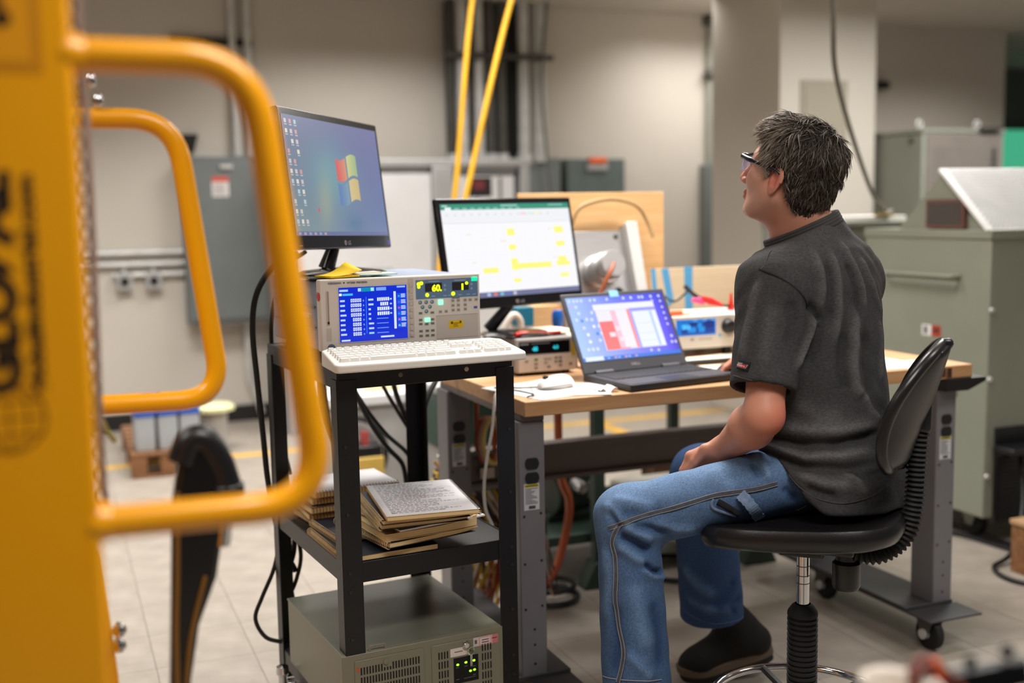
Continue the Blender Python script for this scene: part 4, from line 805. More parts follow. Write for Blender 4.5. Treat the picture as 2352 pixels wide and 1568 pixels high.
# ---- notebooks and papers on the middle shelf
NAVY = mat('navy_cover', (22, 30, 46), rough=.5); KRAFT = mat('kraft_cover', (150, 106, 66), rough=.7); CREAM = mat('page_edges', (226, 200, 148), rough=.8, var=.10, scale=2, stretch=(.2, .2, 420)); WHP = mat('white_page', (242, 240, 243), rough=.75, var=.015)
WIRE = mat('spiral_wire', (70, 56, 50), rough=.35, metal=.7); TEALC = mat('teal_cover', (26, 70, 72), rough=.5)
def notebook(label, s, tt, z, w_, l_, th_, a, cover, top=None, spiral=None, curl=0.0, ink=False, group='notebooks on the cart shelf', wire=None, name='notebook'):
    t = thing(name, label, 'notebook', cw(s, tt, z), rz=CA+rad(a), group=group)
    MB().box(-w_/2, w_/2, -l_/2, l_/2, 0, .0012).build('back_cover', cover, t)
    nx = 10; g0 = []; 
    def zc(u): return curl*max(0, abs(u-.3)-.2)**2
    m = MB(); r0_ = []; r1_ = []
    for k in range(nx+1):
        u = k/nx; x = -w_/2+.002+(w_-.004)*u; r0_.append((x, .0012+.3*zc(u))); r1_.append((x, th_-.0012+zc(u)))
    m.prism([(x, z) for x, z in r0_]+[(x, z) for x, z in r1_[::-1]], (0, l_/2-.002, 0), X, Z, l_-.004)
    m.build('pages', CREAM, t)
    MB().sheet([[(-w_/2+w_*k/nx, y, th_-.0008+zc(k/nx)) for k in range(nx+1)] for y in (-l_/2, l_/2)]).build('top_page' if top is WHP else 'front_cover', top or cover, t); t.children[-1].modifiers.new('th', 'SOLIDIFY').thickness = .0006
    if ink:
        d = Deco((-w_/2, -l_/2, th_-.0006), X, Y, lift=.0004); rr = random.Random(5)
        for k in range(26):
            y = l_*(.955-.0355*k); x = w_*.07; xe = w_*(.45+.5*rr.random())
            while x < xe:
                q = w_*(.02+.05*rr.random()); d.rect(x, y, x+q, y+.0015+.0010*rr.random(), (74, 70, 106) if k % 5 else (50, 46, 96), 1); x += q+w_*.014
        for k in range(12): x = w_*(.34+.02*k); d.poly([(x, l_*(.55-.006*k)), (x+w_*.02, l_*(.57-.006*k)), (x+w_*.02, l_*(.575-.006*k)), (x, l_*(.557-.006*k))], (226, 110, 120), 2)
        for k in range(10): x = w_*(.72+.02*k); d.rect(x, l_*(.78-.01*abs(k-5)), x+w_*.018, l_*(.785-.01*abs(k-5)), (214, 150, 160), 2)
        d.build('handwriting', PRINT, t)
    if spiral:
        m = MB(); r = th_*.62+.0012; n = int((l_ if spiral in 'LR' else w_)/.0085)
        for k in range(n):
            f_ = (k+.5)/n-.5; pts = []
            for j in range(9):
                b = 2*PI*j/9
                pts.append((((-w_/2) if spiral == 'L' else w_/2)+r*.8*math.cos(b), f_*l_, th_/2+r*math.sin(b)) if spiral in 'LR' else (f_*w_, -l_/2+r*.8*math.cos(b), th_/2+r*math.sin(b)))
            m.tube(pts, .0009, n=4, closed=True)
        stuff(m.build('spiral', wire or WIRE, t, smooth=0))
    return t
z0 = .602
notebook('navy spiral notebook lying flat at the bottom left of the cart shelf', .125, .15, z0, .235, .29, .014, 0, NAVY, spiral='L', wire=mat('cream_wire', (214, 190, 150), rough=.4))
notebook('cream-edged navy pad lying on the bottom left navy notebook', .115, .225, z0+.015, .18, .20, .013, 3, NAVY, spiral='L', wire=mat('cream_wire', (214, 190, 150)))
notebook('navy spiral notebook with cream spiral at the bottom of the front stack', .205, .135, z0+.0285, .24, .285, .013, 8, NAVY, spiral='L', wire=mat('cream_wire', (214, 190, 150)), curl=.06)
notebook('thick cream pad with a bent front corner above the bottom navy notebook', .215, .125, z0+.043, .245, .27, .019, 3, CREAM, top=CREAM, curl=.05)
t = thing('folder', 'tan folder of loose white papers in the middle of the front stack', 'folder', cw(.235, .105, z0+.064), rz=CA+rad(7), group='notebooks on the cart shelf')
MB().box(-.12, .11, -.115, .12, 0, .002).build('cover', KRAFT, t); MB().box(-.118, .118, -.118, .115, .002, .006).build('papers', WHP, t); MB().box(-.11, .10, -.112, .12, .006, .0085).build('cover', KRAFT, t); MB().box(-.112, .115, -.105, .12, .0085, .013).build('papers', CREAM, t); MB().box(-.05, .06, -.117, -.08, .013, .0138).build('yellow_tab', mat('sticky_yellow', (250, 206, 20)), t)
notebook('second navy spiral notebook under the handwritten one in the front stack', .205, .10, z0+.079, .215, .29, .011, -6, NAVY, spiral='L', wire=mat('cream_wire', (214, 190, 150)), curl=.05)
notebook('dark-edged spiral notebook directly under the handwritten top notebook', .21, .09, z0+.092, .213, .295, .011, -8, NAVY, spiral='L', wire=mat('cream_wire', (214, 190, 150)), curl=.04)
notebook('open notebook with a handwritten white page on top of the front stack', .226, .072, z0+.105, .222, .315, .013, -11, KRAFT, top=WHP, spiral='R', ink=True)
lt = ['lowest kraft notebook of the rear spiral stack', 'second lowest brown-edged notebook of the rear spiral stack', 'third notebook of the rear spiral stack, spiral facing front', 'fourth notebook of the rear spiral stack, spiral facing front', 'white-topped notebook at the top of the rear spiral stack']
for k in range(5): notebook(lt[k], .15-.006*(k % 3)+.008*(k == 4), .43+.008*(k % 2), z0+.0005+k*.0195, .235, .19, .017, (4, -3, 2, -1, 1)[k], (KRAFT, KRAFT, KRAFT, TEALC, KRAFT)[k], top=WHP if k == 4 else None, spiral='F', group='rear stack of spiral notebooks', wire=mat('brown_wire', (96, 66, 52), rough=.4))

# ---- cables behind the cart
cb = [([(.62, 3.10, 1.31), (.56, 3.14, 1.27), (.515, 3.15, 1.20), (.502, 3.16, 1.10), (.512, 3.18, .96), (.525, 3.20, .80), (.534, 3.20, .66), (.56, 3.2, .50), (.60, 3.2, .40)], .0085, 'thick black cable arching out left of the power analyser'),
      ([(.64, 3.08, 1.315), (.59, 3.12, 1.265), (.56, 3.2, 1.1), (.575, 3.2, .85), (.585, 3.2, .7), (.60, 3.21, .56)], .006, 'thin black cable dropping from the left monitor to the shelf'),
      ([(.585, 3.20, .62), (.56, 3.2, .50), (.535, 3.18, .42), (.50, 3.18, .345), (.478, 3.18, .285), (.50, 3.16, .235), (.545, 3.15, .215)], .006, 'black cord looping out left of the cart bottom shelf'),
      ([(.595, 3.2, .65), (.60, 3.2, .48), (.58, 3.19, .40), (.59, 3.19, .30), (.60, 3.19, .26)], .0075, 'black cord running down inside the rear left post'),
      ([(.60, 3.19, .55), (.615, 3.19, .45), (.60, 3.19, .38), (.575, 3.185, .33)], .006, 'short black cord twisted behind the rear left post'),
      ([(.74, 3.26, 1.0), (.80, 3.26, .90), (.85, 3.27, .80), (.90, 3.27, .72), (.945, 3.27, .665), (.96, 3.28, .60)], .0075, 'first black cable drooping behind the cart below its top shelf'),
      ([(.76, 3.27, 1.0), (.83, 3.28, .86), (.90, 3.29, .76), (.96, 3.29, .70), (.985, 3.29, .66)], .0065, 'second black cable drooping behind the cart below its top shelf'),
      ([(.86, 3.29, 1.0), (.90, 3.29, .90), (.95, 3.30, .81), (1.0, 3.31, .73)], .006, 'third black cable drooping steeply behind the cart'),
      ([(.92, 3.30, 1.0), (.94, 3.30, .88), (.98, 3.31, .78), (1.02, 3.32, .70)], .008, 'fourth black cable beside the rear right cart post'),
      ([(1.16, 3.45, .95), (1.10, 3.38, .90), (1.05, 3.34, .84), (1.01, 3.31, .74), (.985, 3.30, .62), (.96, 3.29, .52)], .009, 'black cable running from the bench down along the rear cart post'),
      ([(.70, 3.22, 1.0), (.715, 3.23, .85), (.73, 3.24, .75), (.735, 3.24, .62)], .0065, 'black cable hanging straight behind the left side of the cart'),
      ([(.69, 3.21, 1.0), (.70, 3.22, .86), (.74, 3.23, .73), (.78, 3.24, .60)], .010, 'thick black cable hanging behind the left side of the cart')]
for p, r, lab in cb: o = MB().tube(spline(p), r, n=8).build('cart_cable', CABLE); tag(o, lab, 'cable', 'black cables behind the cart')
o = MB().tube(spline([(.555, 3.21, 1.02), (.565, 3.21, .90), (.58, 3.21, .78), (.60, 3.21, .68)]), .005, n=8).build('cart_cable', mat('pale_grey_cable', (176, 172, 166), rough=.5)); tag(o, 'pale grey cable beside the rear left cart post', 'cable')
o = MB().tube(spline([(1.20, 3.02, .905), (1.155, 3.01, .90), (1.142, 3.0, .86), (1.135, 3.0, .80), (1.118, 3.0, .72), (1.107, 3.0, .64), (1.11, 3.0, .57), (1.13, 3.0, .52)]), .0045, n=8).build('mouse_cable', mat('white_cord', (220, 214, 206), rough=.5)); tag(o, 'white cord hanging over the left edge of the workbench', 'cord')
# ================================================================ instruments and things on the workbench
BZ0 = .90
t = thing('electronic_load', 'grey bench instrument with a black cyan-digit display beside the laptop', 'meter', (1.325, 3.275, BZ0))
MB().box(0, .205, .01, .30, .008, .115).build('case', mat('grey_case', (132, 128, 126), rough=.5), t, bevel=.004)
MB().box(-.004, .209, -.004, .014, .010, .118).build('front_frame', mat('frame_grey', (168, 162, 158), rough=.45), t, bevel=.006, seg=3)
MB().box(.004, .2, -.006, -.003, .012, .064).build('key_panel', mat('light_panel', (206, 194, 184), rough=.5), t, bevel=.001)
MB().box(.006, .178, -.006, -.003, .068, .106).build('display_window', mat('display_black', (8, 9, 12), rough=.15), t)
cy = mat('cyan_digits', (20, 170, 190), emit=((20, 176, 196), .9))
text('digits', '48', .018, t, (.050, -.006, .078), X, Z, cy, bold=.001); text('digits', '4.0', .015, t, (.120, -.006, .081), X, Z, cy, bold=.0008)
d = Deco((0, -.006, 0), X, Z); d.rect(.008, .098, .038, .102, (140, 138, 150)); d.rect(.046, .099, .11, .1015, (110, 108, 120))
for (x, y, c) in ((.03, .046, (150, 140, 132)), (.062, .05, (96, 140, 84)), (.062, .036, (150, 140, 132)), (.062, .024, (150, 140, 132)), (.095, .05, (170, 158, 150)), (.095, .038, (170, 158, 150)), (.108, .05, (170, 158, 150)), (.13, .052, (150, 138, 130)), (.13, .04, (150, 138, 130)), (.145, .052, (150, 138, 130)), (.145, .04, (110, 112, 124)), (.145, .028, (150, 138, 130)), (.105, .025, (140, 128, 120)), (.18, .03, (140, 128, 118))): d.rect(x-.006, y-.004, x+.006, y+.004, c, 1)
d.rect(.183, .056, .198, .104, (186, 156, 30), 1); stuff(d.build('front_print', PRINT, t))
for (x, y) in ((.02, .03), (.18, .03), (.02, .27), (.18, .27)): MB().cyl((x, y, 0), (x, y, .01), .012).build('foot', RUB, t)
m = MB()
for k, (x, z) in enumerate(((.216, .06), (.217, .035), (.212, .015), (.222, .012))):
    MB().sphere((x, .0, z), .0065, 10, 7).build('terminal', mat('rosy_brass', (206, 160, 140), rough=.3, metal=.6), t)
t = thing('note_papers', 'cream papers lying on top of the grey bench instrument', 'papers', (1.46, 3.41, 1.0195), rz=.2); MB().box(-.10, .09, -.08, .07, 0, .004).build('sheet', mat('cream_paper', (250, 238, 212), rough=.8), t); MB().box(-.07, .10, -.06, .08, .004, .007).build('sheet', mat('cream_paper', (250, 238, 212)), t)
t = thing('red_lead', 'red test lead lying on the left of the grey instrument', 'test lead', (1.36, 3.30, 1.0195)); MB().tube([(-.03, 0, .009), (.0, .02, .009), (.03, .04, .008)], [.006, .009, .005], n=10).build('plug', RED, t); MB().tube(spline([(.03, .04, .006), (.08, .035, .005), (.14, .03, .005)]), .0045, n=8).build('wire', RED, t)
# things under and behind the second monitor
t = thing('wooden_block', 'light wooden block standing behind the second monitor', 'block', (1.62, 3.84, .86)); MB().box(0, .14, 0, .06, 0, .205).build('block', PLY, t, bevel=.003); MB().box(.09, .15, -.02, .0, 0, .19).build('side_slat', MAPLE, t, bevel=.002)
t = thing('teal_carton', 'small teal and grey carton under the second monitor', 'carton', (1.54, 3.80, .86)); MB().box(0, .065, 0, .05, 0, .14).build('carton', LGREY, t, bevel=.002); MB().box(-.001, .066, -.001, .051, .14, .205).build('lid', mat('teal_card', (12, 112, 140), rough=.6), t, bevel=.002)
t = thing('blue_funnel', 'blue pointed plastic cap standing near the wooden block', 'funnel', (1.655, 3.70, .90)); MB().lathe([(0, .16), (.016, .158), (.020, .145), (.020, .12), (.010, .06), (.004, .02), (0, .02)], n=18).build('cone', mat('mid_blue_plastic', (20, 96, 190), rough=.4), t); MB().lathe([(0, 0), (.022, 0), (.022, .02), (0, .022)], n=18).build('base', mat('mid_blue_plastic', (20, 96, 190)), t)
t = thing('cream_roll', 'cream paper roll lying behind the laptop', 'roll', (1.70, 3.66, .95)); MB().tube([(-.03, 0, 0), (.035, .0, .015)], .035, n=20).build('roll', mat('cream_paper', (250, 238, 212)), t, bevel=.002); MB().box(-.04, .05, -.04, .05, -.05, -.03).build('blue_base', mat('royal_blue', (24, 72, 190)), t)
t = thing('white_cradle', 'curved white bracket seen left of the second monitor stand', 'bracket', (1.44, 3.74, .86)); MB().tube(spline([(.0, 0, .02), (.02, 0, .12), (.06, 0, .185), (.09, 0, .16), (.08, 0, .09), (.03, 0, .05)]), .012, n=10).build('frame', mat('white_plastic', (224, 214, 202), rough=.4), t); MB().box(-.05, .10, -.03, .03, 0, .02).build('base', mat('white_plastic', (224, 214, 202)), t)
# bench supply
t = thing('bench_supply', 'white bench power supply with a blue display and black knob', 'power supply', (1.935, 3.42, BZ0))
SUP = mat('supply_white', (206, 200, 195), rough=.45, var=.02)
MB().box(0, .385, .006, .24, .030, .140).build('case', SUP, t, bevel=.004); MB().box(-.003, .388, -.006, .006, .028, .142).build('front_panel', SUP, t, bevel=.004)
for x in (.035, .255, .35):
    for y in (.025, .21): MB().cyl((x, y, 0), (x, y, .034), .015, .017).build('foot', RUB, t, bevel=.002)
d = Deco((0, -.006, 0), X, Z, lift=.0003); d.rect(.035, .074, .192, .130, (0, 120, 214)); d.rect(.055, .080, .186, .120, (0, 60, 150), 1); d.rect(.09, .110, .14, .118, (0, 36, 120), 2); d.rect(.148, .100, .182, .124, (0, 40, 130), 2)
for (x, y, w_) in ((.068, .108, .022), (.096, .094, .024), (.127, .108, .010), (.135, .094, .016)): d.rect(x-w_/2-.004, y-.009, x+w_/2+.004, y+.009, (20, 144, 230), 3); 
for x in (.10, .14, .17): d.rect(x, .123, x+.018, .127, (110, 190, 240), 2)
d.build('display', mat_col('lit_screen', rough=.25, emit=.95), t)
text('digits', '25.0', .018, t, (.058, -.006, .098), X, Z, mat('pale_blue_digits', (90, 190, 250), emit=((90, 190, 250), .9)), bold=.0004, lift=.002)
d = Deco((0, -.006, 0), X, Z); d.disc(.208, .070, .006, (80, 176, 230)); d.rect(.09, .055, .105, .066, (180, 172, 166)); d.rect(.093, .057, .102, .064, (140, 132, 128), 1); d.lines(.235, .062, .265, .078, 3, (150, 144, 140))
for k in range(5): d.rect(.125+.011*k, .056, .132+.011*k, .064, (170, 162, 156))
stuff(d.build('front_print', PRINT, t))
MB().lathe([(0, .026), (.020, .025), (.0225, .022), (.025, .004), (.026, 0)], n=28, o=(.240, -.006, .100), ax=-Y).build('knob', PLAST, t)
MB().box(.253, .261, -.031, -.020, .092, .104).build('knob_pointer', mat('offwhite_mark', (206, 200, 196), rough=.4), t, bevel=.002)
for k, (x, y, w_, l_, a, z, lab) in enumerate(((2.08, 3.36, .14, .10, .15, .0, 'cream strip of paper lying under the front of the bench supply'), (1.96, 3.14, .15, .12, -.1, .0, 'cream paper lying between the laptop and the black mouse'))):
    o = MB().box(-w_, w_, -l_/2, l_/2, 0, .0014).build('paper_sheet', mat('cream_paper', (250, 238, 212))); o.location = (x, y, BZ0+.0002); o.rotation_euler = (0, 0, a); tag(o, lab, 'paper')
t = thing('dark_mat', 'dark flat ruler-like strip on the bench between paper sheets', 'strip', (2.02, 3.245, BZ0)); MB().box(-.2, .2, -.02, .022, 0, .012).build('strip', PLAST, t, bevel=.002); MB().box(-.19, .19, -.012, .012, .012, .013).build('groove', CABLE, t)
# laptop
YW = rad(8.2); TL_ = rad(29)
hc = Vector((1.652, 3.092, .924)); LU = Vector((math.cos(YW), math.sin(YW), 0)); LB = Vector((-math.sin(YW), math.cos(YW), 0))
LW, LD, LH = .392, .232, .262
t = thing('laptop', 'open black laptop showing a purple desktop with a red and white window', 'laptop', (hc.x, hc.y, BZ0), rz=YW)
LAP = mat('laptop_dark', (44, 44, 48), rough=.45, var=.04); LBZ = mat('laptop_bezel', (66, 66, 72), rough=.45, var=.03)
MB().box(-LW/2, LW/2, -LD, .012, .002, .022).build('base', LAP, t, bevel=.004, seg=3)
MB().box(-LW/2+.004, LW/2-.004, -LD+.004, -.004, .022, .0232).build('palm_deck', mat('deck_grey', (58, 58, 64), rough=.5), t)
MB().box(-.055, .055, -LD+.012, -LD+.075, .0232, .0238).build('touchpad', mat('pad_grey', (50, 50, 56), rough=.35), t)
for (x, y) in ((-.17, -.02), (.17, -.02), (-.17, -LD+.02), (.17, -LD+.02)): MB().box(x-.012, x+.012, y-.004, y+.004, 0, .003).build('foot', RUB, t)
m = MB()
for r_ in range(6):
    for k in range(19):
        if r_ == 5 and 4 <= k <= 8: continue
        x = -.178+k*.0188; y = -.028-r_*.0178; m.box(x, x+.0162, y-.015, y, .0232, .0256)
    if r_ == 5: m.box(-.178+4*.0188, -.178+9*.0188-.002, y-.015, y, .0232, .0256)
stuff(m.build('keys', mat('laptop_key', (30, 30, 34), rough=.5), t, bevel=.0012, smooth=0))
Rl = Matrix.Translation((0, .006, .026)) @ Matrix.Rotation(-TL_, 4, 'X')
MB().box(-LW/2, LW/2, 0, .009, -.004, LH).xf(Rl).build('lid', LBZ, t, bevel=.004, seg=3)
for x in (-.125, .125): MB().tube([(x-.032, .004, .024), (x+.032, .004, .024)], .0085, n=14).build('hinge', mat('hinge_grey', (110, 110, 116), rough=.35, metal=.5), t, bevel=.001)
ux, uy = Rl.to_3x3()@X, Rl.to_3x3()@Z
d = Deco(Rl@Vector((-LW/2+.012, -.0006, .036)), ux, uy, lift=.00025); lw, lh = LW-.024, LH-.050
def lapw(u, v):
    a = np.array; c = a((172, 204, 255.))*(1-u)+a((98, 84, 255.))*u
    c = c*(1-.75*max(0, u-.15)*v**6)+a((50, 70, 220.))*.75*max(0, u-.15)*v**6
    return tuple(np.clip(c*(1-.25*max(0, u-.9)*8), 0, 255))
d.grad(0, 0, lw, lh, lapw, 24, 14, 0)
RL = lambda u0, u1, v0, v1, c, l=1: d.rect(lw*u0, lh*(1-v1), lw*u1, lh*(1-v0), c, l)
RL(.245, .875, .13, .225, (240, 242, 255)); RL(.255, .875, .225, .86, (226, 226, 252)); RL(.262, .47, .235, .40, (240, 236, 252), 2); RL(.262, .50, .405, .855, (255, 128, 132), 2); RL(.40, .505, .24, .84, (250, 196, 214), 3); RL(.262, .40, .405, .85, (255, 120, 122), 3)
RL(.455, .575, .235, .83, (242, 238, 252), 4); RL(.568, .598, .235, .855, (255, 152, 160), 5); RL(.598, .62, .235, .86, (168, 172, 255), 5); RL(.62, .80, .285, .845, (236, 242, 255), 5); RL(.60, .875, .225, .275, (156, 160, 250), 5); RL(.80, .822, .285, .84, (176, 206, 250), 6); RL(.824, .868, .285, .85, (240, 244, 255), 6)
for (u, v, w_) in ((.36, .62, .06), (.435, .53, .06), (.445, .70, .05)): RL(u-w_/2, u+w_/2, v-.035, v+.035, (250, 226, 236), 7)
for v in (.47, .63, .75): RL(.63, .79, v, v+.008, (214, 222, 246), 7)
ic = (214, 226, 255)
for u in (.03, .075, .11, .15, .24, .285, .41, .58, .66, .745, .78, .87, .955): d.disc(lw*u, lh*.945, lw*.014, ic, 2, 10)
for v in (.14, .24, .335, .43, .52): d.disc(lw*.955, lh*(1-v), lw*.013, (206, 206, 255), 2, 10)
for (u, v) in ((.955, .715), (.94, .81), (.98, .81), (.70, .91), (.775, .92), (.87, .13)): d.disc(lw*u, lh*(1-v), lw*.014, (206, 210, 255), 2, 10)
for (u, v, c) in ((.03, .14, (206, 180, 240)), (.08, .15, ic), (.09, .25, ic), (.05, .35, ic), (.10, .37, (90, 150, 226)), (.15, .35, ic), (.20, .36, ic), (.10, .48, ic), (.20, .47, (240, 244, 255)), (.25, .47, ic), (.12, .59, (240, 244, 255)), (.215, .585, (60, 140, 226)), (.26, .58, (240, 244, 255)), (.12, .70, (240, 244, 255)), (.22, .69, ic), (.08, .82, ic), (.125, .82, ic), (.17, .82, ic), (.22, .25, ic)): d.disc(lw*u, lh*(1-v), lw*.016, c, 2, 10)
RL(0, 1, .945, 1, (52, 120, 226), 3); RL(.02, .20, .935, 1, (222, 236, 255), 4)
for k in range(9): RL(.24+.035*k, .26+.035*k, .96, .985, ((150, 190, 240), (40, 90, 190), (230, 160, 170))[k % 3], 4)
d.build('screen', mat_col('lit_screen', rough=.25, emit=.95), t)
text('maker_mark', 'DELL', .011, t, Rl@Vector((0, 0, .012)), ux, uy, mat('silver_mark', (150, 146, 146)), align='CENTER', fit=(.034, .0085), bold=.0004)
MB().box(-.018, .016, -.0022, .010, LH-.020, LH+.003).xf(Rl).build('camera_tape', mat('pale_blue_tape', (146, 206, 240), rough=.6), t, bevel=.0008)
# mice, papers
def mouse(label, x, y, z, a, m1_, m2_, L=.112, W=.06, H=.038):
    t = thing('mouse', label, 'mouse', (x, y, z), rz=a); vs = MB(); nu, nv = 20, 10
    g = []
    for i in range(nv+1):
        f_ = i/nv
        g.append([(-L/2*math.cos(PI*j/nu)*(1-.02*f_), (2*f_-1)*W/2*(math.sin(PI*min(max(j/nu, .06), .94))**.45), .004+H*math.sin(PI*min(max(j/nu, .03), .97))**.6*math.cos((2*f_-1)*1.35)*(.72+.28*j/nu)) for j in range(nu+1)])
    vs.sheet(g); vs.build('shell', m1_, t, smooth=70)
    bt = [(L/2*math.cos(2*PI*k/24), W/2*math.sin(2*PI*k/24)) for k in range(24)]
    MB().prism(bt, (0, 0, 0), X, Y, .012).build('base', m2_, t, bevel=.003)
    MB().tube([(-L*.30, -.006, H*.80), (-L*.30, .006, H*.80)], .007, n=12).build('wheel', RUB, t); return t
mouse('white computer mouse lying on papers at the left of the bench', 1.335, 3.005, BZ0+.004, rad(14), mat('mouse_white', (236, 234, 230), rough=.4, var=.01), mat('mouse_shade', (206, 202, 196), rough=.5), L=.118, W=.066)
mouse('black computer mouse under the seated person\'s right hand', 1.915, 2.985, BZ0+.0005, rad(100), PLAST, CABLE, H=.034)
for k, (x, y, w_, l_, a, lab) in enumerate(((1.29, 3.0, .23, .29, .25, 'lower white sheet of paper on the left bench end under the mouse'), (1.36, 2.965, .22, .22, -.35, 'upper white sheet of paper turned under the white mouse'))):
    t = thing('paper_sheet', lab, 'paper', (x, y, BZ0+.0008+.0011*k), rz=a)
    MB().sheet([[(-w_/2+w_*i/8, -l_/2+l_*j/6, .0003+.004*max(0, i-6)/2*(j/6)) for i in range(9)] for j in range(7)]).build('sheet', PAPER, t); t.children[0].modifiers.new('th', 'SOLIDIFY').thickness = .0006
    d = Deco((-w_/2, -l_/2, .0006), X, Y); d.lines(w_*.1, l_*.15, w_*.8, l_*.85, 11, (206, 206, 210), fill=.18, ragged=.6); d.build('print', PRINT, t)
o = MB().tube(spline([(1.275, 2.995, .910), (1.22, 3.03, .907), (1.17, 3.07, .906), (1.20, 2.98, .908), (1.22, 2.90, .907), (1.19, 2.87, .906)]), .0022, n=6).build('thin_cord', CABLE); tag(o, 'thin black cord lying over the white papers', 'cord')
t = thing('cleaning_wipe', 'crumpled white tissue at the front edge of the bench', 'tissue', (1.44, 2.90, BZ0+.001)); MB().sheet([[(-.03+.06*i/6, -.035+.07*j/6, .006+.010*math.sin(i*1.7+j)*math.cos(j*1.3)) for i in range(7)] for j in range(7)]).build('tissue', PAPER, t, smooth=80); t.children[0].modifiers.new('th', 'SOLIDIFY').thickness = .001; MB().box(-.02, .02, -.03, .03, 0, .002).build('fold', PAPER, t)
for k, (x, y, w_, l_, a, m_, lab) in enumerate(((2.42, 3.02, .30, .22, .05, PAPER, 'white sheet on the right end of the bench under the green one'), (2.44, 3.03, .20, .08, -.12, mat('lime_paper', (190, 232, 150), rough=.7), 'green highlighted slip on the papers at the right bench end'), (2.48, 2.92, .24, .14, -.1, PAPER, 'white sheet nearest the right front corner of the bench'))):
    o = MB().box(-w_/2, w_/2, -l_/2, l_/2, 0, .0012).build('paper_sheet', m_); o.location = (x, y, BZ0+.0002+.0014*(k if k != 2 else .3)); o.rotation_euler = (0, 0, a); tag(o, lab, 'paper')

# ================================================================ drafting stool
t = thing('drafting_stool', 'black drafting stool with a chrome column, ribbed boot and foot ring', 'stool', (1.55, 2.115, 0), rz=rad(-45))
SEATM = mat('black_vinyl', (22, 20, 21), rough=.32, var=.06, bump=.15, bscale=300)
def sq(a, p): return (abs(math.cos(a))**p)*(1 if math.cos(a) >= 0 else -1), (abs(math.sin(a))**p)*(1 if math.sin(a) >= 0 else -1)
n = 48; m = MB(); g = []
for (r, z) in ((0.001, .716), (.55, .716), (.85, .724), (.96, .728), (1.0, .714), (1.0, .700), (.965, .684), (.90, .678), (.001, .678)):
    row = []
    for k in range(n):
        c, s_ = sq(2*PI*k/n, .62); x = .0+.222*c*r; y = .188*s_*r
        zz = z-.03*max(0, -c*r-.5)**2*2+.016*c*r
        row.append((x, y, zz))
    g.append(row+[row[0]])
m.sheet(g); m.build('seat', SEATM, t, smooth=60)
MB().tube([(.20, -.05+.025*k, .735) for k in range(1)]+[(.20, .05, .735)], .003, n=6).build('seat_stitch', mat('stitch_white', (200, 198, 196), rough=.6), t)
MB().box(-.09, .12, -.09, .09, .655, .680).box(-.05, .05, -.04, .04, .63, .657).build('seat_plate', PLAST, t, bevel=.006)
MB().cyl((0, 0, .47), (0, 0, .645), .0145, n=24).build('gas_column', CHROME, t)
for z in (.56, .578, .60): MB().lathe([(.0147, 0), (.0150, .001), (.0147, .002)], n=24, o=(0, 0, z)).build('column_ring', DGALV, t)
pr = [(.018, .512), (.024, .508), (.033, .495)]
for k in range(33): z = .490-.0122*k; pr += [(.0345, z), (.0345, z-.0055), (.030, z-.0075), (.030, z-.0105)]
pr += [(.034, .085), (0, .085)]
MB().lathe(pr, n=30).build('ribbed_boot', RUB, t, smooth=40)
MB().tube([(.205*math.cos(a), .205*math.sin(a), .277) for a in [2*PI*k/48 for k in range(48)]], .0095, n=12, closed=True).build('foot_ring', CHROME, t, smooth=60)
for k in range(5):
    a = 2*PI*k/5+.95
    MB().tube([(.03*math.cos(a), .03*math.sin(a), .262), (.10*math.cos(a), .10*math.sin(a), .270), (.2*math.cos(a), .2*math.sin(a), .277)], .0085, n=10).build('ring_spoke', PLAST, t)
    MB().tube([(.0, 0, .10), (.16*math.cos(a), .16*math.sin(a), .095), (.33*math.cos(a), .33*math.sin(a), .062)], [.034, .028, .018], n=12).build('base_leg', PLAST, t)
    MB().lathe([(0, .055), (.014, .052), (.016, .03), (.026, .02), (.026, 0), (0, 0)], n=16, o=(.32*math.cos(a), .32*math.sin(a), 0)).build('glide', RUB, t)
MB().lathe([(.036, .255), (.036, .275), (.03, .28)], n=24, caps=True).build('ring_collar', PLAST, t)
bar = spline([(.085, 0, .652), (.135, 0, .640), (.180, 0, .652), (.222, 0, .700), (.236, 0, .78), (.240, 0, .87), (.246, 0, .965)], 10)
MB().tube(bar, .014, n=12).build('back_bar', PLAST, t)
rb = MB(); L0 = 0
P_ = [Vector(p) for p in bar]; cum = [0]
for a, b in zip(P_, P_[1:]): cum.append(cum[-1]+(b-a).length)
pts, rs = [], []
step = .0022; nstep = int((cum[-1]-.05)/step)
for q in range(nstep):
    s_ = .02+q*step; i = max(j for j in range(len(cum)) if cum[j] <= s_); i = min(i, len(P_)-2); f_ = (s_-cum[i])/(cum[i+1]-cum[i])
    pts.append(P_[i].lerp(P_[i+1], f_)); rs.append(.0195+.0035*math.sin(q*2*PI/5.0))
rb.tube(pts, rs, n=18); rb.build('ribbed_sleeve', RUB, t, smooth=50)
MB().box(.226, .268, -.024, .024, .925, .992).build('back_bracket', PLAST, t, bevel=.010, seg=3)
MB().lathe([(0, .006), (.006, .005), (.007, 0)], n=12, o=(.250, -.024, .957), ax=-Y).build('bracket_screw', CABLE, t)
MB().lathe([(.022, .680), (.024, .628), (.024, .625), (.031, .618), (.031, .566), (.027, .558), (0, .558)], n=28, o=(.095, 0, 0)).build('tilt_knob', PLAST, t)
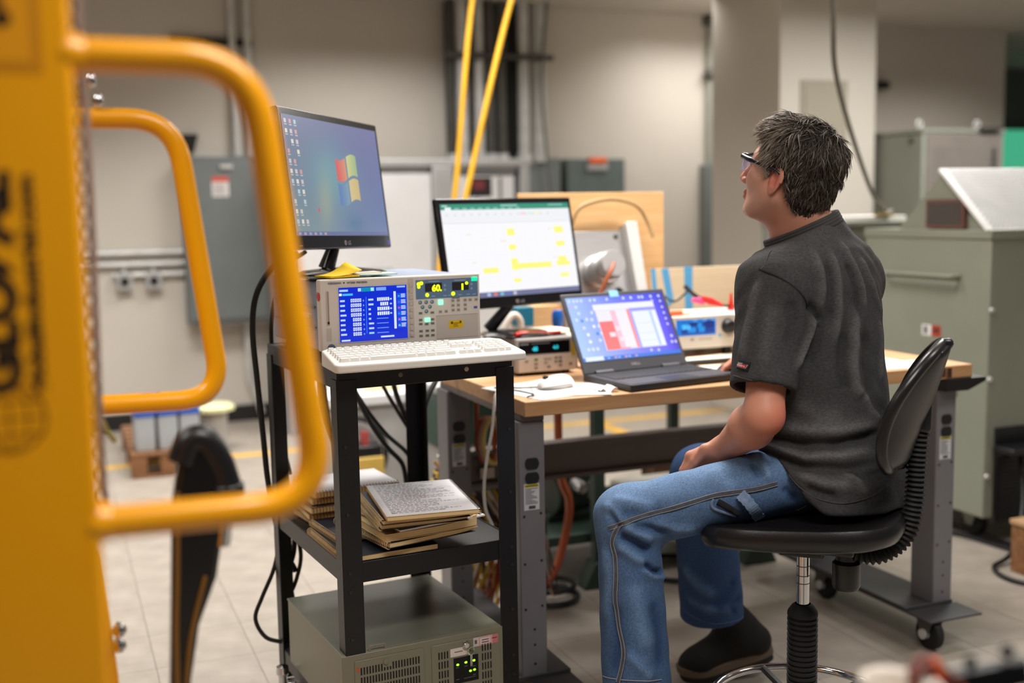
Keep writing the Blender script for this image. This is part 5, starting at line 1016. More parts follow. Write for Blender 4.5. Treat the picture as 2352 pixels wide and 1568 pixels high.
def pad(off, shrink):
    g = []; nb, na = 22, 26
    for i in range(nb+1):
        b = i/nb; row = []
        for j in range(na+1):
            a = 2*j/na-1; q = abs(2*b-1); hw = (.155*(1-.45*max(0, 2*b-1)**2.2)*(max(0, 1-q**5))**.32+.012)*shrink
            xc = .208+.014*math.sin(PI*b)+.092*max(0, b-.12)**1.35
            x = xc-.062*abs(a)**2.1*math.sin(PI*min(1, .10+.86*b))**.8-.02*max(0, .10-b)*10*(1-abs(a))*.6
            row.append((x+off, a*hw, (.852+.266*b)))
        g.append(row)
    return g
g1, g2 = pad(0, 1), pad(.020, .97); h_, w_ = len(g1), len(g1[0]); m = MB()
m.sheet([r[::-1] for r in g1]); m.sheet(g2)
rim1 = [g1[0][j] for j in range(w_)]+[g1[i][-1] for i in range(1, h_)]+[g1[-1][j] for j in range(w_-2, -1, -1)]+[g1[i][0] for i in range(h_-2, 0, -1)]
rim2 = [g2[0][j] for j in range(w_)]+[g2[i][-1] for i in range(1, h_)]+[g2[-1][j] for j in range(w_-2, -1, -1)]+[g2[i][0] for i in range(h_-2, 0, -1)]
m.sheet([rim2+[rim2[0]], rim1+[rim1[0]]]); bk = m.build('backrest', SEATM, t, smooth=60)
MB().tube([Vector(p)+Vector((.010, 0, 0)) for p in rim1], .0125, n=10, closed=True).build('backrest_rim', mat('rim_black', (28, 27, 28), rough=.28), bk, smooth=60)

# ================================================================ things on the near table at lower right
t = thing('near_shelf', 'dark shelf with a raised lip and two round black feet in the near corner', 'shelf', (.89, .606, .003))
MB().prism([(-.22, .285), (-.08, .285), (.02, .235), (.30, .16), (.30, -.3), (-.22, -.3)], (0, 0, .902), X, Y, .02).build('shelf_top', BLK, t, bevel=.003)
MB().obox((-.040, .252, .937), (.93, -.33, .16), (.33, .944, 0), (-.15, .05, .985), .045, .008, .014).build('shelf_lip', PLAST, t, bevel=.003)
MB().obox((-.082, .262, .938), (.62, -.42, -.66), (.42, .9, 0), (.6, -.3, .75), .020, .006, .008).build('lip_brace', CABLE, t, bevel=.002)
for (x, y) in ((-.20, -.28), (.28, -.28), (-.20, .25), (.28, .14)): MB().box(x-.015, x+.015, y-.015, y+.015, -.003, 0.902).build('leg', BLK, t)
MB().sphere((-.055, .256, .9555), .0065, 16, 10).build('round_foot', RUB, t); MB().sphere((-.021, .242, .966), .0072, 16, 10).build('round_foot', RUB, t)
t = thing('white_dish', 'off-white round cup on the near shelf corner', 'cup', (.749, .873, .9245))
MB().lathe([(0, .003), (.024, .004), (.027, .020), (.029, .026), (.0325, .027), (.0335, .025), (.030, .006), (.026, 0), (0, 0)], n=40).build('cup', mat('dish_white', (206, 196, 184), rough=.45), t, smooth=60)
MB().box(.008, .014, .004, .009, .004, .010).build('crumb', mat('crumb_cream', (226, 224, 170), rough=.7), t, bevel=.002)
t = thing('cable_bundle', 'rust-brown cable bundle with an orange tie beside the off-white cup', 'cable', (.788, .864, .9245))
MB().tube([(.019*math.cos(a)-.003, .010*math.sin(a), .022+.0185*math.sin(a)) for a in [2*PI*k/24 for k in range(24)]], .0055, n=10, closed=True).build('loop', mat('rust_rubber', (92, 34, 18), rough=.5, var=.2, scale=60), t)
MB().tube(spline([(-.02, .0, .03), (-.0, .0, .038), (.018, -.006, .024), (.03, -.018, .008)]), .0048, n=10).build('tail', mat('rust_rubber', (92, 34, 18)), t)
MB().tube([(.001, .002, .040), (.006, .0, .034), (.009, -.002, .024)], .0062, n=10).build('orange_tie', ORANGE, t)
MB().tube([(-.008, -.008, .024), (.004, -.018, .008)], .007, n=12).build('white_sleeve', mat('white_plastic', (224, 214, 202)), t)
# ================================================================ the seated person (distance fields meshed with surface nets)
A_ = np.array
def nrm(v): v = A_(v, float); return v/np.linalg.norm(v)
def seg(P, a, b):
    a, b = A_(a, float), A_(b, float); ab = b-a; t = np.clip(((P-a)@ab)/(ab@ab), 0, 1)
    return np.linalg.norm(P-a-t[:, None]*ab, axis=1), t
def rc(P, a, b, ra, rb): d, t = seg(P, a, b); return d-(ra+(rb-ra)*t)
def chain(P, pts, rs, k=.02):
    d = rc(P, pts[0], pts[1], rs[0], rs[1])
    for i in range(1, len(pts)-1): d = su(d, rc(P, pts[i], pts[i+1], rs[i], rs[i+1]), k)
    return d
def ell(P, c, r, R=None):
    q = P-A_(c, float)
    if R is not None: q = q@R.T
    r = A_(r, float); k0 = np.linalg.norm(q/r, axis=1); k1 = np.linalg.norm(q/(r*r), axis=1)+1e-9
    return k0*(k0-1)/k1
def su(a, b, k): h = np.maximum(k-np.abs(a-b), 0)/k; return np.minimum(a, b)-h*h*k*.25
def sx(a, b, k): h = np.maximum(k-np.abs(a-b), 0)/k; return np.maximum(a, b)+h*h*k*.25     # smooth max
def nets(f, lo, hi, h, lip=1.5):
    """sparse surface nets: blocks of 8 cells, only those near the surface"""
    lo = A_(lo, float); nb = np.ceil((A_(hi, float)-lo)/(8*h)).astype(int)
    B = np.stack(np.meshgrid(*[np.arange(k) for k in nb], indexing='ij'), -1).reshape(-1, 3)
    def ev(P):
        out = np.empty(len(P))
        for i in range(0, len(P), 200000): out[i:i+200000] = f(P[i:i+200000])
        return out
    B = B[np.abs(ev(lo+(B*8+4)*h)) < 4*h*1.7321*lip+h]
    N = nb*8+3
    key = lambda I: (I[..., 0].astype(np.int64)*N[1]+I[..., 1])*N[2]+I[..., 2]
    g9 = np.stack(np.meshgrid(*[np.arange(9)]*3, indexing='ij'), -1).reshape(-1, 3); g8 = np.stack(np.meshgrid(*[np.arange(8)]*3, indexing='ij'), -1).reshape(-1, 3)
    L = (B[:, None]*8+g9).reshape(-1, 3); lk, ix = np.unique(key(L), return_index=True); L = L[ix]; val = ev(lo+L*h)
    Cc = (B[:, None]*8+g8).reshape(-1, 3)
    cor = A_([(i, j, k) for k in (0, 1) for j in (0, 1) for i in (0, 1)])
    cv = val[np.searchsorted(lk, key(Cc[:, None]+cor))]
    act = (cv.min(1) < 0) & (cv.max(1) >= 0); Cc, cv = Cc[act], cv[act]
    E = [(a, b) for a in range(8) for b in range(a+1, 8) if bin(a ^ b).count('1') == 1]
    acc = np.zeros((len(Cc), 3)); cnt = np.zeros(len(Cc))
    for a, b in E:
        m = (cv[:, a] < 0) != (cv[:, b] < 0); t = np.where(m, cv[:, a]/np.where(m, cv[:, a]-cv[:, b], 1), 0)
        acc += m[:, None]*(cor[a]+t[:, None]*(cor[b]-cor[a])); cnt += m
    V = lo+(Cc+acc/cnt[:, None])*h; ck = key(Cc); o = np.argsort(ck); cks = ck[o]; F = []
    st = [N[1]*N[2], N[2], 1]
    for ax in range(3):
        nxt = L.copy(); nxt[:, ax] += 1; j = np.minimum(np.searchsorted(lk, key(nxt)), len(lk)-1); ok = lk[j] == key(nxt)
        s0 = val < 0; s1 = val[j] < 0; m = ok & (s0 != s1); kk = lk[m]; b_, c_ = st[(ax+1) % 3], st[(ax+2) % 3]
        q = []
        for off in (0, b_, b_+c_, c_):
            p = np.minimum(np.searchsorted(cks, kk-off), len(cks)-1); q.append(np.where(cks[p] == kk-off, o[p], -1))
        q = np.stack(q, 1); fl_ = ~s0[m]; q[fl_] = q[fl_][:, ::-1]; F.append(q[(q >= 0).all(1)])
    return V, np.concatenate(F)
def vnorm(V, F):
    n = np.cross(V[F[:, 2]]-V[F[:, 0]], V[F[:, 3]]-V[F[:, 1]]); o = np.zeros_like(V)
    for k in range(4): np.add.at(o, F[:, k], n)
    return o/(np.linalg.norm(o, axis=1)[:, None]+1e-12)
PB = A_((1.62, 2.2, 0.0))                                       # base of the person
def npmesh(name, V, F, m, parent, col=None, base=PB):
    me = bpy.data.meshes.new(name); V = V-base
    me.vertices.add(len(V)); me.vertices.foreach_set('co', V.astype(np.float32).ravel())
    me.loops.add(F.size); me.loops.foreach_set('vertex_index', F.astype(np.int32).ravel())
    k = F.shape[1]; me.polygons.add(len(F)); me.polygons.foreach_set('loop_start', np.arange(0, F.size, k, dtype=np.int32))
    me.update(calc_edges=True); me.validate()
    if col is not None:
        at = me.color_attributes.new('Col', 'FLOAT_COLOR', 'POINT'); at.data.foreach_set('color', np.concatenate([col, np.ones((len(col), 1))], 1).astype(np.float32).ravel())
    me.polygons.foreach_set('use_smooth', [True]*len(me.polygons))
    return link(name, me, m, parent, smooth=0)
def linc(c): return A_(lin(c))
def ray_(px, py): v = fwd+cr*((px-1176)/FPX)-cu*((py-784)/FPX); return A_(v)
def trace(f, pts, d0=1.9, d1=4.2):
    """where the sight line of a seam seen in the photograph meets the cloth"""
    out = []
    for p in pts:
        v = ray_(*p); d = d0; q = None
        for _ in range(160):
            x = A_((0, 0, HC))+v*d; s = f(x[None])[0]
            if s < .0008: q = x; break
            d += max(s*.6, .0006)
            if d > d1: break
        if q is not None: out.append(q)
    return out
def folds(V, Nn, lst):
    D = np.zeros(len(V))
    for pts, amp, wd in lst:
        if len(pts) < 2: continue
        dm = np.full(len(V), 9.); tm = np.zeros(len(V)); n = len(pts)-1
        lo_, hi_ = np.min(pts, 0)-wd*3, np.max(pts, 0)+wd*3; sel = np.where(((V > lo_) & (V < hi_)).all(1))[0]
        if not len(sel): continue
        for i in range(n):
            d, t = seg(V[sel], pts[i], pts[i+1]); b = d < dm[sel]; ii = sel[b]; dm[ii] = d[b]; tm[ii] = (i+t[b])/n
        D += amp*np.exp(-(dm/wd)**2)*np.clip(np.minimum(tm, 1-tm)*6+.25, 0, 1)
    return V+Nn*(1.75*D)[:, None], D

T_, Lf = nrm((-.451, .891, 0)), nrm((-.891, -.451, 0))          # torso: forward, left
UZ = A_((0, 0, 1.))
# joints
lsh, lelb, lwri = A_((1.500, 2.165, 1.238)), A_((1.418, 2.082, .962)), A_((1.440, 2.260, .857))
rsh, relb, rwri = A_((1.835, 2.330, 1.225)), A_((1.985, 2.585, .990)), A_((2.000, 2.885, .948))
lhip, lknee, lhem = A_((1.560, 2.150, .800)), A_((1.190, 2.286, .712)), A_((1.190, 2.242, .330))
rhip, rknee, rhem = A_((1.775, 2.245, .785)), A_((1.659, 2.734, .667)), A_((1.716, 2.770, .243))
# head axes
H_ = nrm((-.535, .845, 0)); HL = nrm((-.845, -.535, 0)); pt = rad(13)
hf = H_*math.cos(pt)+UZ*math.sin(pt); hu = UZ*math.cos(pt)-H_*math.sin(pt); HR = np.stack([hf, HL, hu]); HC_ = A_((1.612, 2.277, 1.489))
def hl(P): return (P-HC_)@HR.T
def hw(*p): return HC_+p[0]*hf+p[1]*HL+p[2]*hu
# torso sections: height, half width, half depth, centre x, centre y
TS = A_([(.66, .192, .168, 1.672, 2.158), (.74, .200, .172, 1.672, 2.162), (.80, .196, .164, 1.670, 2.170), (.88, .177, .140, 1.666, 2.192), (.95, .172, .128, 1.663, 2.205), (1.05, .182, .128, 1.659, 2.222), (1.15, .194, .124, 1.658, 2.234),
          (1.23, .204, .118, 1.662, 2.243), (1.28, .194, .108, 1.666, 2.250), (1.315, .164, .096, 1.668, 2.256), (1.345, .112, .082, 1.664, 2.266), (1.375, .080, .070, 1.660, 2.272), (1.40, .064, .062, 1.657, 2.277), (1.42, .058, .058, 1.655, 2.28)])
def torso(P, ex=0.0):
    z = np.clip(P[:, 2], .66, 1.42); w_, d_, cx, cy = [np.interp(z, TS[:, 0], TS[:, i]) for i in (1, 2, 3, 4)]; w_ = w_+ex; d_ = d_+ex
    q = np.stack([P[:, 0]-cx, P[:, 1]-cy], 1); l, t = q@Lf[:2], q@T_[:2]
    # a back is flatter and wider than a front
    r = ((np.abs(l)/w_)**2.35+(np.abs(t)/d_)**2.35)**(1/2.35)
    return np.maximum((r-1)*np.minimum(w_, d_)*.9, np.maximum(P[:, 2]-1.42, .66-P[:, 2]))
def hand(wr, knk, side, curl, thumb_dir, k=.012):
    """palm plus five fingers as chains: knk four knuckle points, curl three offsets shared by the fingers"""
    ln = (.92, 1.0, .95, .78)
    def f(P):
        c = np.mean(knk, 0)
        d = rc(P, wr, c, .026, .020)
        for i in range(4): d = su(d, rc(P, wr*.75+knk[i]*.25, knk[i], .016, .0125), .02)
        for i in range(4):
            p = knk[i]; rr = [.0112, .0098, .0088, .0074]
            pts = [p]
            for o in curl[i] if isinstance(curl[0][0], (list, tuple)) else curl: p = p+A_(o)*ln[i]; pts.append(p)
            d = su(d, chain(P, pts, rr, .004), .007)
        p = wr*.55+knk[0]*.45+A_(side)*.018; pts = [wr*.8+knk[0]*.2, p]
        for o in thumb_dir: p = p+A_(o); pts.append(p)
        return su(d, chain(P, pts, [.018, .0145, .0118, .0095], .005), .010)
    return f
# left hand resting between the thighs
fd = nrm((-.36, .80, -.42)); sd = nrm(np.cross(fd, (.25, .35, .9))); bk_ = nrm(np.cross(sd, fd))   # forward, side, back of the hand
lk_ = A_([lwri+fd*.088+sd*s_ for s_ in (-.030, -.010, .010, .029)])
lcurl = [tuple(fd*.030-bk_*.030), tuple(fd*.004-bk_*.026), tuple(-fd*.012-bk_*.016)]
lhand = hand(lwri, lk_, tuple(-sd), lcurl, [tuple(fd*.034-bk_*.018), tuple(fd*.026-bk_*.014)])
# right hand on the mouse
fr = nrm((-.84, .54, -.06)); sr = nrm(np.cross(fr, (0, 0, 1)))
rk_ = A_([rwri+fr*.085+sr*s_+UZ*.012 for s_ in (-.030, -.010, .010, .028)])
rcurl = [tuple(fr*.036-UZ*.004), tuple(fr*.022-UZ*.016), tuple(fr*.012-UZ*.014)]
rhand = hand(rwri, rk_, tuple(-sr), rcurl, [tuple(fr*.034-UZ*.012), tuple(fr*.028-UZ*.006)])
ears = []
def ear(P, s):
    q = hl(P)-A_((-.010, s*.0785, -.016)); a = rad(14)                # outward tilt and backward lean
    x = q[:, 0]*math.cos(.25)+q[:, 2]*math.sin(.25); z = -q[:, 0]*math.sin(.25)+q[:, 2]*math.cos(.25); y = s*q[:, 1]+x*.42
    Q = np.stack([x, y, z], 1)
    lobe = np.where(z < 0, .8, 1.0)
    d = ell(np.stack([x/lobe, y, z], 1), (0, .004, 0), (.0185, .0065, .033))
    d = np.maximum(d, -ell(Q, (.002, .0115, .003), (.0115, .0075, .021)))
    d = su(d, ell(Q, (.013, .004, -.006), (.005, .006, .008)), .004)       # tragus
    d = su(d, ell(Q, (-.006, .006, .004), (.003, .0035, .017)), .003)       # inner ridge
    return d
def headf(P):
    q = hl(P); q[:, 0] = np.where(q[:, 0] > 0, q[:, 0]/.93, q[:, 0])
    d = ell(q, (-.014, 0, .032), (.096, .0765, .084))
    d = su(d, ell(q, (.030, 0, -.025), (.064, .058, .085)), .04)
    d = su(d, ell(q, (.030, 0, -.078), (.052, .047, .038)), .03)             # jaw
    d = su(d, ell(q, (.074, 0, -.102), (.020, .024, .017)), .025)            # chin
    for s in (-1, 1):
        d = su(d, rc(q, (.030, s*.054, -.030), (.066, s*.036, -.028), .016, .014), .03)      # cheekbone
        d = su(d, rc(q, (.078, s*.010, .026), (.062, s*.044, .022), .013, .012), .016)      # brow
        d = sx(d, -ell(q, (.098, s*.032, .004), (.020, .018, .011)), .012)             # socket
        d = su(d, ell(q, (.0755, s*.031, .004), (.0125, .0145, .0125)), .002)          # eyeball
        d = su(d, rc(q, (.0875, s*.018, .0085), (.081, s*.044, .0085), .0035, .003), .004)   # upper lid
        d = su(d, rc(q, (.004, s*.058, -.05), (.055, s*.036, -.096), .015, .013), .03)       # jaw line
    d = su(d, rc(q, (.088, 0, .014), (.111, 0, -.030), .0085, .0120), .012)      # nose
    for s in (-1, 1): d = su(d, ell(q, (.101, s*.012, -.035), (.011, .008, .008)), .006)
    for s in (-1, 1): d = sx(d, -ell(q, (.106, s*.0065, -.0425), (.005, .0035, .004)), .003)
    d = su(d, rc(q, (.094, -.014, -.060), (.094, .014, -.060), .0060, .0060), .006)   # upper lip
    d = su(d, rc(q, (.092, -.014, -.0715), (.092, .014, -.0715), .0068, .0068), .006)
    d = sx(d, -rc(q, (.1005, -.020, -.0655), (.1005, .020, -.0655), .0008, .0008), .002)
    for s in (-1, 1): d = su(d, ear(P, s), .004)
    return d
C7 = A_((1.657, 2.262, 1.36))
def neckf(P):
    d = rc(P, hw(-.030, 0, -.045), C7, .055, .062)
    d = su(d, rc(P, hw(-.005, .042, -.06), A_((1.632, 2.296, 1.315)), .018, .016), .03)   # left neck muscle
    d = su(d, rc(P, hw(-.005, -.042, -.06), A_((1.690, 2.325, 1.315)), .018, .016), .03)
    d = su(d, rc(P, hw(.008, 0, -.065), A_((1.655, 2.292, 1.30)), .042, .050), .03)      # throat
    return su(d, rc(P, hw(-.050, 0, -.06), C7, .042, .055), .03)
def armf(P, sh, el, wr, hand_):
    d = rc(P, sh, el, .054, .041)
    d = su(d, chain(P, [el, el*.68+wr*.32, wr], [.042, .0475, .0325], .02), .02)
    o = nrm(el-sh)*.4-nrm(wr-el)*.6
    d = su(d, ell(P, el+o*.018, (.018, .018, .020)), .02)
    return su(d, hand_(P), .018)
def bodyf(P):
    d = su(headf(P), neckf(P), .03)
    core = rc(P, (1.664, 2.243, 1.24), (1.667, 2.17, .80), .085, .075)
    d = su(d, core, .05)
    d = su(d, rc(P, lsh, rsh, .05, .05), .04)
    d = su(d, armf(P, lsh, lelb, lwri, lhand), .03); d = su(d, armf(P, rsh, relb, rwri, rhand), .03)
    for h_, k_, m_ in ((lhip, lknee, lhem), (rhip, rknee, rhem)): d = su(d, chain(P, [A_((1.667, 2.17, .80)), h_, k_, m_], [.07, .055, .045, .04], .03), .03)
    return d
person = thing('person', 'grey-haired person in dark t-shirt, jeans and safety glasses, seated at the laptop', 'person', tuple(PB))
def sub(f, lo, hi): return lambda P: np.maximum(f(P), np.maximum((A_(lo)-P).max(1), (P-A_(hi)).max(1)))
V1, F1 = nets(sub(bodyf, (1, 1.7, .1), (2.4, 3.2, 1.318)), (1.05, 1.95, .12), (2.15, 3.15, 1.34), .0042)
q = None
V2, F2 = nets(sub(lambda P: su(headf(P), neckf(P), .03), (1, 1.7, 1.312), (2.4, 3.2, 1.8)), (1.40, 2.0, 1.30), (1.85, 2.50, 1.66), .0022)
Vb = np.concatenate([V1, V2]); Fb = np.concatenate([F1, F2+len(V1)])
# skin tone: ruddy arms, red ear and elbow, stubble, dark brows, eyes
base_c = linc((224, 168, 144)); cb_ = np.tile(base_c, (len(Vb), 1)); q = hl(Vb); q[:, 0] = np.where(q[:, 0] > 0, q[:, 0]/.93, q[:, 0])
def blend(mask, c): 
    global cb_
    cb_ = cb_*(1-mask[:, None])+linc(c)*mask[:, None]
arm_m = np.clip((1.16-Vb[:, 2])/.06, 0, 1); blend(arm_m*.75, (196, 130, 102))
blend(np.exp(-(np.linalg.norm(Vb-(lelb+A_((.02, -.02, -.01))), axis=1)/.045)**2)*.7, (206, 92, 76))
blend(np.exp(-(np.linalg.norm(Vb-np.mean(lk_, 0), axis=1)/.04)**2)*.45, (206, 120, 98)); blend(np.exp(-(np.linalg.norm(Vb-np.mean(rk_, 0), axis=1)/.10)**2)*.5, (210, 116, 92))
head_m = (Vb[:, 2] > 1.33)*1.0
blend(head_m*np.exp(-((q[:, 0]+.008)/.022)**2-((q[:, 2]+.014)/.034)**2)*(np.abs(q[:, 1]) > .066)*.65, (214, 96, 84))
blend(head_m*np.exp(-(np.linalg.norm(q-A_((.112, 0, -.028)), axis=1)/.022)**2)*.6, (214, 104, 90))
blend(head_m*np.exp(-((q[:, 0]-.055)/.05)**2-((q[:, 2]+.082)/.035)**2)*.30, (150, 120, 108))
blend(head_m*np.clip((-.055-q[:, 2])/.05, 0, 1)*np.clip((.02-q[:, 0])/.03, 0, 1)*.5, (204, 122, 94))
for s in (-1, 1):
    blend(head_m*np.exp(-((q[:, 2]-.028-.1*(abs(s*q[:, 1])-.03))/.0055)**2)*((s*q[:, 1] > .012) & (s*q[:, 1] < .050) & (q[:, 0] > .055))*.85, (96, 82, 72))
    e_ = np.linalg.norm(q-A_((.0755, s*.031, .004)), axis=1); blend(head_m*((e_ < .0145) & (q[:, 0] > .081) & (q[:, 2] < .011))*.9, (226, 220, 214))
    blend(head_m*(np.linalg.norm(q-A_((.0885, s*.031, .004)), axis=1) < .0062)*1.0, (60, 70, 80))
blend(head_m*np.exp(-((q[:, 2]+.0655)/.009)**2)*((np.abs(q[:, 1]) < .022) & (q[:, 0] > .08))*.35, (186, 96, 90))
SKIN = mat_col('skin', rough=.48, bump=.12, bscale=320); SKIN.node_tree.nodes['Principled BSDF'].inputs['Subsurface Weight'].default_value = .08
SKIN.node_tree.nodes['Principled BSDF'].inputs['Subsurface Radius'].default_value = (.01, .004, .002)
body = npmesh('body', Vb, Fb, SKIN, person, cb_)

# ---- t-shirt
hemL = lsh+(lelb-lsh)*.80+A_((-.008, .002, 0)); hemR = rsh+(relb-rsh)*.80
def hem_z(P):
    q = P[:, :2]-A_((1.667, 2.18)); t = q@T_[:2]; l = q@Lf[:2]
    u = np.clip((t+.35*np.maximum(l, 0)+.03)/.16, 0, 1); return .742+.115*u*u*(3-2*u)
def sleeve(P, sh, hm, r0_, r1_):
    ax = nrm(hm-sh); h_ = (P-hm)@ax
    d = rc(P, sh, hm+ax*.06, r0_, r1_); d = sx(d, h_, .006)
    return np.maximum(d, -np.maximum(rc(P, sh+(hm-sh)*.75, hm+ax*.08, r1_-.012, r1_-.008), -(h_+.045)))
def shirtf(P):
    d = torso(P, .010)
    for a, b in ((A_((1.668, 2.262, 1.338)), lsh), (A_((1.668, 2.262, 1.338)), rsh)): d = su(d, rc(P, a, b, .045, .066), .06)
    d = su(d, sleeve(P, lsh, hemL, .078, .070), .035); d = su(d, sleeve(P, rsh, hemR, .074, .064), .035)
    d = sx(d, hem_z(P)-P[:, 2], .012)
    nk = nrm((-.05, .14, 1.0)); top = (P-A_((1.656, 2.272, 1.357)))@nrm((-.38, .21, 1.0))      # neck opening, tilted to the front
    d = sx(d, top, .008)
    return np.maximum(d, -rc(P, (1.652, 2.278, 1.33), (1.640, 2.29, 1.45), .060, .070))
Vs, Fs = nets(sub(shirtf, (1, 1.7, .6), (2.4, 3, 1.6)), (1.28, 1.92, .62), (2.1, 2.75, 1.42), .0048)
N_ = vnorm(Vs, Fs)
ts = lambda *p: trace(shirtf, p)
SF = [(ts((1930, 556), (1950, 590), (1968, 628), (1980, 670), (1986, 720)), .0050, .011), (ts((1967, 715), (1962, 780), (1960, 850), (1966, 890), (1981, 915)), .0065, .016), (ts((1866, 575), (1884, 620), (1890, 660), (1880, 720)), .0045, .012),
      (ts((1906, 572), (1922, 620), (1928, 670), (1926, 730), (1915, 800)), .0045, .011), (ts((1974, 590), (1996, 640), (2010, 680), (2026, 730)), .0045, .012), (ts((2020, 735), (2024, 800), (2022, 880)), .0035, .010),
      (ts((1945, 600), (1962, 650), (1972, 720)), -.0035, .009), (ts((1900, 600), (1908, 660), (1905, 740)), -.0035, .010), (ts((1940, 760), (1936, 840), (1946, 900)), -.0045, .014), (ts((1990, 760), (1992, 850), (2002, 910)), -.004, .014),
      (ts((1874, 722), (1862, 765), (1846, 805), (1828, 850)), .0060, .010), (ts((1884, 740), (1872, 790), (1852, 840)), -.0055, .010), (ts((1856, 700), (1872, 716), (1884, 740)), -.006, .010),
      (ts((1745, 998), (1790, 1010), (1835, 1020), (1920, 1020), (1985, 1006), (2026, 994)), -.0085, .010), (ts((1750, 1016), (1800, 1036), (1850, 1052), (1930, 1050), (2000, 1036)), .0060, .012), (ts((1758, 1032), (1810, 1058), (1850, 1072), (1940, 1078), (2014, 1064)), -.0075, .010),
      (ts((1800, 982), (1860, 990), (1930, 992), (2010, 974)), .0055, .014), (ts((1775, 1052), (1830, 1090), (1890, 1112), (1960, 1118)), .0050, .013), (ts((1790, 1075), (1850, 1120), (1920, 1142)), -.0045, .010), (ts((1960, 1085), (2005, 1090), (2040, 1080)), -.005, .010), (ts((1930, 1080), (1968, 1100), (1990, 1140)), .004, .010),
      (ts((1985, 905), (2000, 945), (2020, 965)), .005, .012), (ts((1830, 930), (1880, 960), (1940, 965)), .003, .02),
      (ts((1744, 640), (1728, 700), (1712, 770), (1700, 830)), .0045, .009), (ts((1772, 700), (1762, 770), (1752, 840)), .0025, .014), (ts((1816, 690), (1822, 740), (1812, 800)), -.003, .014), (ts((1716, 850), (1730, 880), (1728, 905)), .003, .008), (ts((1745, 868), (1752, 905)), -.003, .007)]
Vs, Ds = folds(Vs, N_, SF)
rn = np.sin(Vs@A_((31, 17, 43.))+2*np.sin(Vs@A_((13, 29, 11.))))*np.sin(Vs@A_((-19, 37, 23.)))
Vs = Vs+N_*(rn*.0016)[:, None]
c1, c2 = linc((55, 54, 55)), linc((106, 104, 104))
wr = np.clip(Ds/.006, -.35, 1)[:, None]; tops = np.clip((Vs[:, 2]-1.25)/.10, 0, 1)[:, None]      # wash wear on folds, plus painted highlights on ridges and shoulders, shade in creases
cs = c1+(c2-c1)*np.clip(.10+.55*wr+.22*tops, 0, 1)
SHM = mat_col('washed_cotton', rough=.88, spec=.2, bump=.25, bscale=420)
nt = SHM.node_tree; at_ = [n for n in nt.nodes if n.type == 'ATTRIBUTE'][0]; nz = nt.nodes.new('ShaderNodeTexNoise'); nz.inputs['Scale'].default_value = 140; nz.inputs['Detail'].default_value = 6
mp_ = nt.nodes.new('ShaderNodeMapping'); mp_.inputs['Scale'].default_value = (1, 1, 2.4); tc_ = nt.nodes.new('ShaderNodeTexCoord'); nt.links.new(tc_.outputs['Object'], mp_.inputs[0]); nt.links.new(mp_.outputs[0], nz.inputs['Vector'])
mx = nt.nodes.new('ShaderNodeMix'); mx.data_type = 'RGBA'; mx.blend_type = 'MULTIPLY'; mx.inputs[0].default_value = 1.0
rp = nt.nodes.new('ShaderNodeValToRGB'); rp.color_ramp.elements[0].position = .32; rp.color_ramp.elements[0].color = (.74, .74, .74, 1); rp.color_ramp.elements[1].position = .68; rp.color_ramp.elements[1].color = (1.22, 1.22, 1.22, 1)
nt.links.new(nz.outputs['Fac'], rp.inputs[0]); nt.links.new(at_.outputs['Color'], mx.inputs[6]); nt.links.new(rp.outputs[0], mx.inputs[7]); nt.links.new(mx.outputs[2], nt.nodes['Principled BSDF'].inputs['Base Color'])
shirt = npmesh('t_shirt', Vs, Fs, SHM, person, cs)
SEAM = mat('shirt_seam', (66, 64, 64), rough=.85); DSEAM = mat('shirt_seam_shadow', (30, 29, 29), rough=.9)
# collar band: a flattened ring round the neck opening
cN = nrm((-.38, .21, 1.0)); cC = A_((1.664, 2.262, 1.352)); e1 = nrm(np.cross(cN, UZ)); e2 = np.cross(cN, e1); ringp = []
for k in range(40):
    a = 2*PI*k/40; dv = e1*math.cos(a)+e2*math.sin(a); r_ = .04
    for _ in range(60):
        if neckf((cC+dv*r_+cN*.004)[None])[0] > .0065: break
        r_ += .0015
    ringp.append(Vector(cC+dv*(r_+.004)+cN*.004-PB))
m = MB()
for off, rr in ((-.006, .0070), (.001, .0070), (.008, .0064), (.014, .0055)): m.tube([p+Vector(cN)*off for p in ringp], rr, n=8, closed=True)
m.build('collar', mat('collar_rib', (62, 60, 60), rough=.85, bump=.3, bscale=500), shirt, smooth=60)
def disp(P3, f, lst, lift=0.0):
    """lay points on the folded cloth"""
    P3 = A_(P3, float); e = .002
    for _ in range(2):
        g = np.stack([f(P3+e*a)-f(P3-e*a) for a in np.eye(3)], 1); g /= np.linalg.norm(g, axis=1)[:, None]+1e-9
        P3 = P3-g*f(P3)[:, None]
    Q, D = folds(P3, g, lst)
    return Q+g*lift, P3, g
def surf(f, pts, lst, n=5):
    q = trace(f, pts)
    return [A_(p) for p in spline([Vector(p) for p in q], n)] if len(q) > 1 else q
def stitch(name, f, pts, r, m_, parent, off=0.0, every=1):
    q = surf(f, pts, None)
    if len(q) < 2: return
    q = [Vector(p-PB) for p in disp(q, f, SF if parent is shirt else JF, .0006)[0]]; return MB().tube([p+Vector((0, 0, off)) for p in q], r, n=6).build(name, m_, parent, smooth=60)
def shf(P):                                                      # the displaced cloth, near enough for seams
    return shirtf(P)
stitch('sleeve_seam', shf, [(1744, 618), (1760, 624), (1785, 634), (1812, 650), (1835, 668), (1852, 690), (1862, 712)], .0022, DSEAM, shirt)
stitch('sleeve_hem', shf, [(1684, 862), (1705, 868), (1730, 876), (1760, 882), (1796, 886)], .0013, SEAM, shirt)
stitch('bottom_hem', shf, [(1812, 1090), (1840, 1122), (1880, 1146), (1940, 1156), (2000, 1140), (2032, 1118)], .0013, SEAM, shirt)
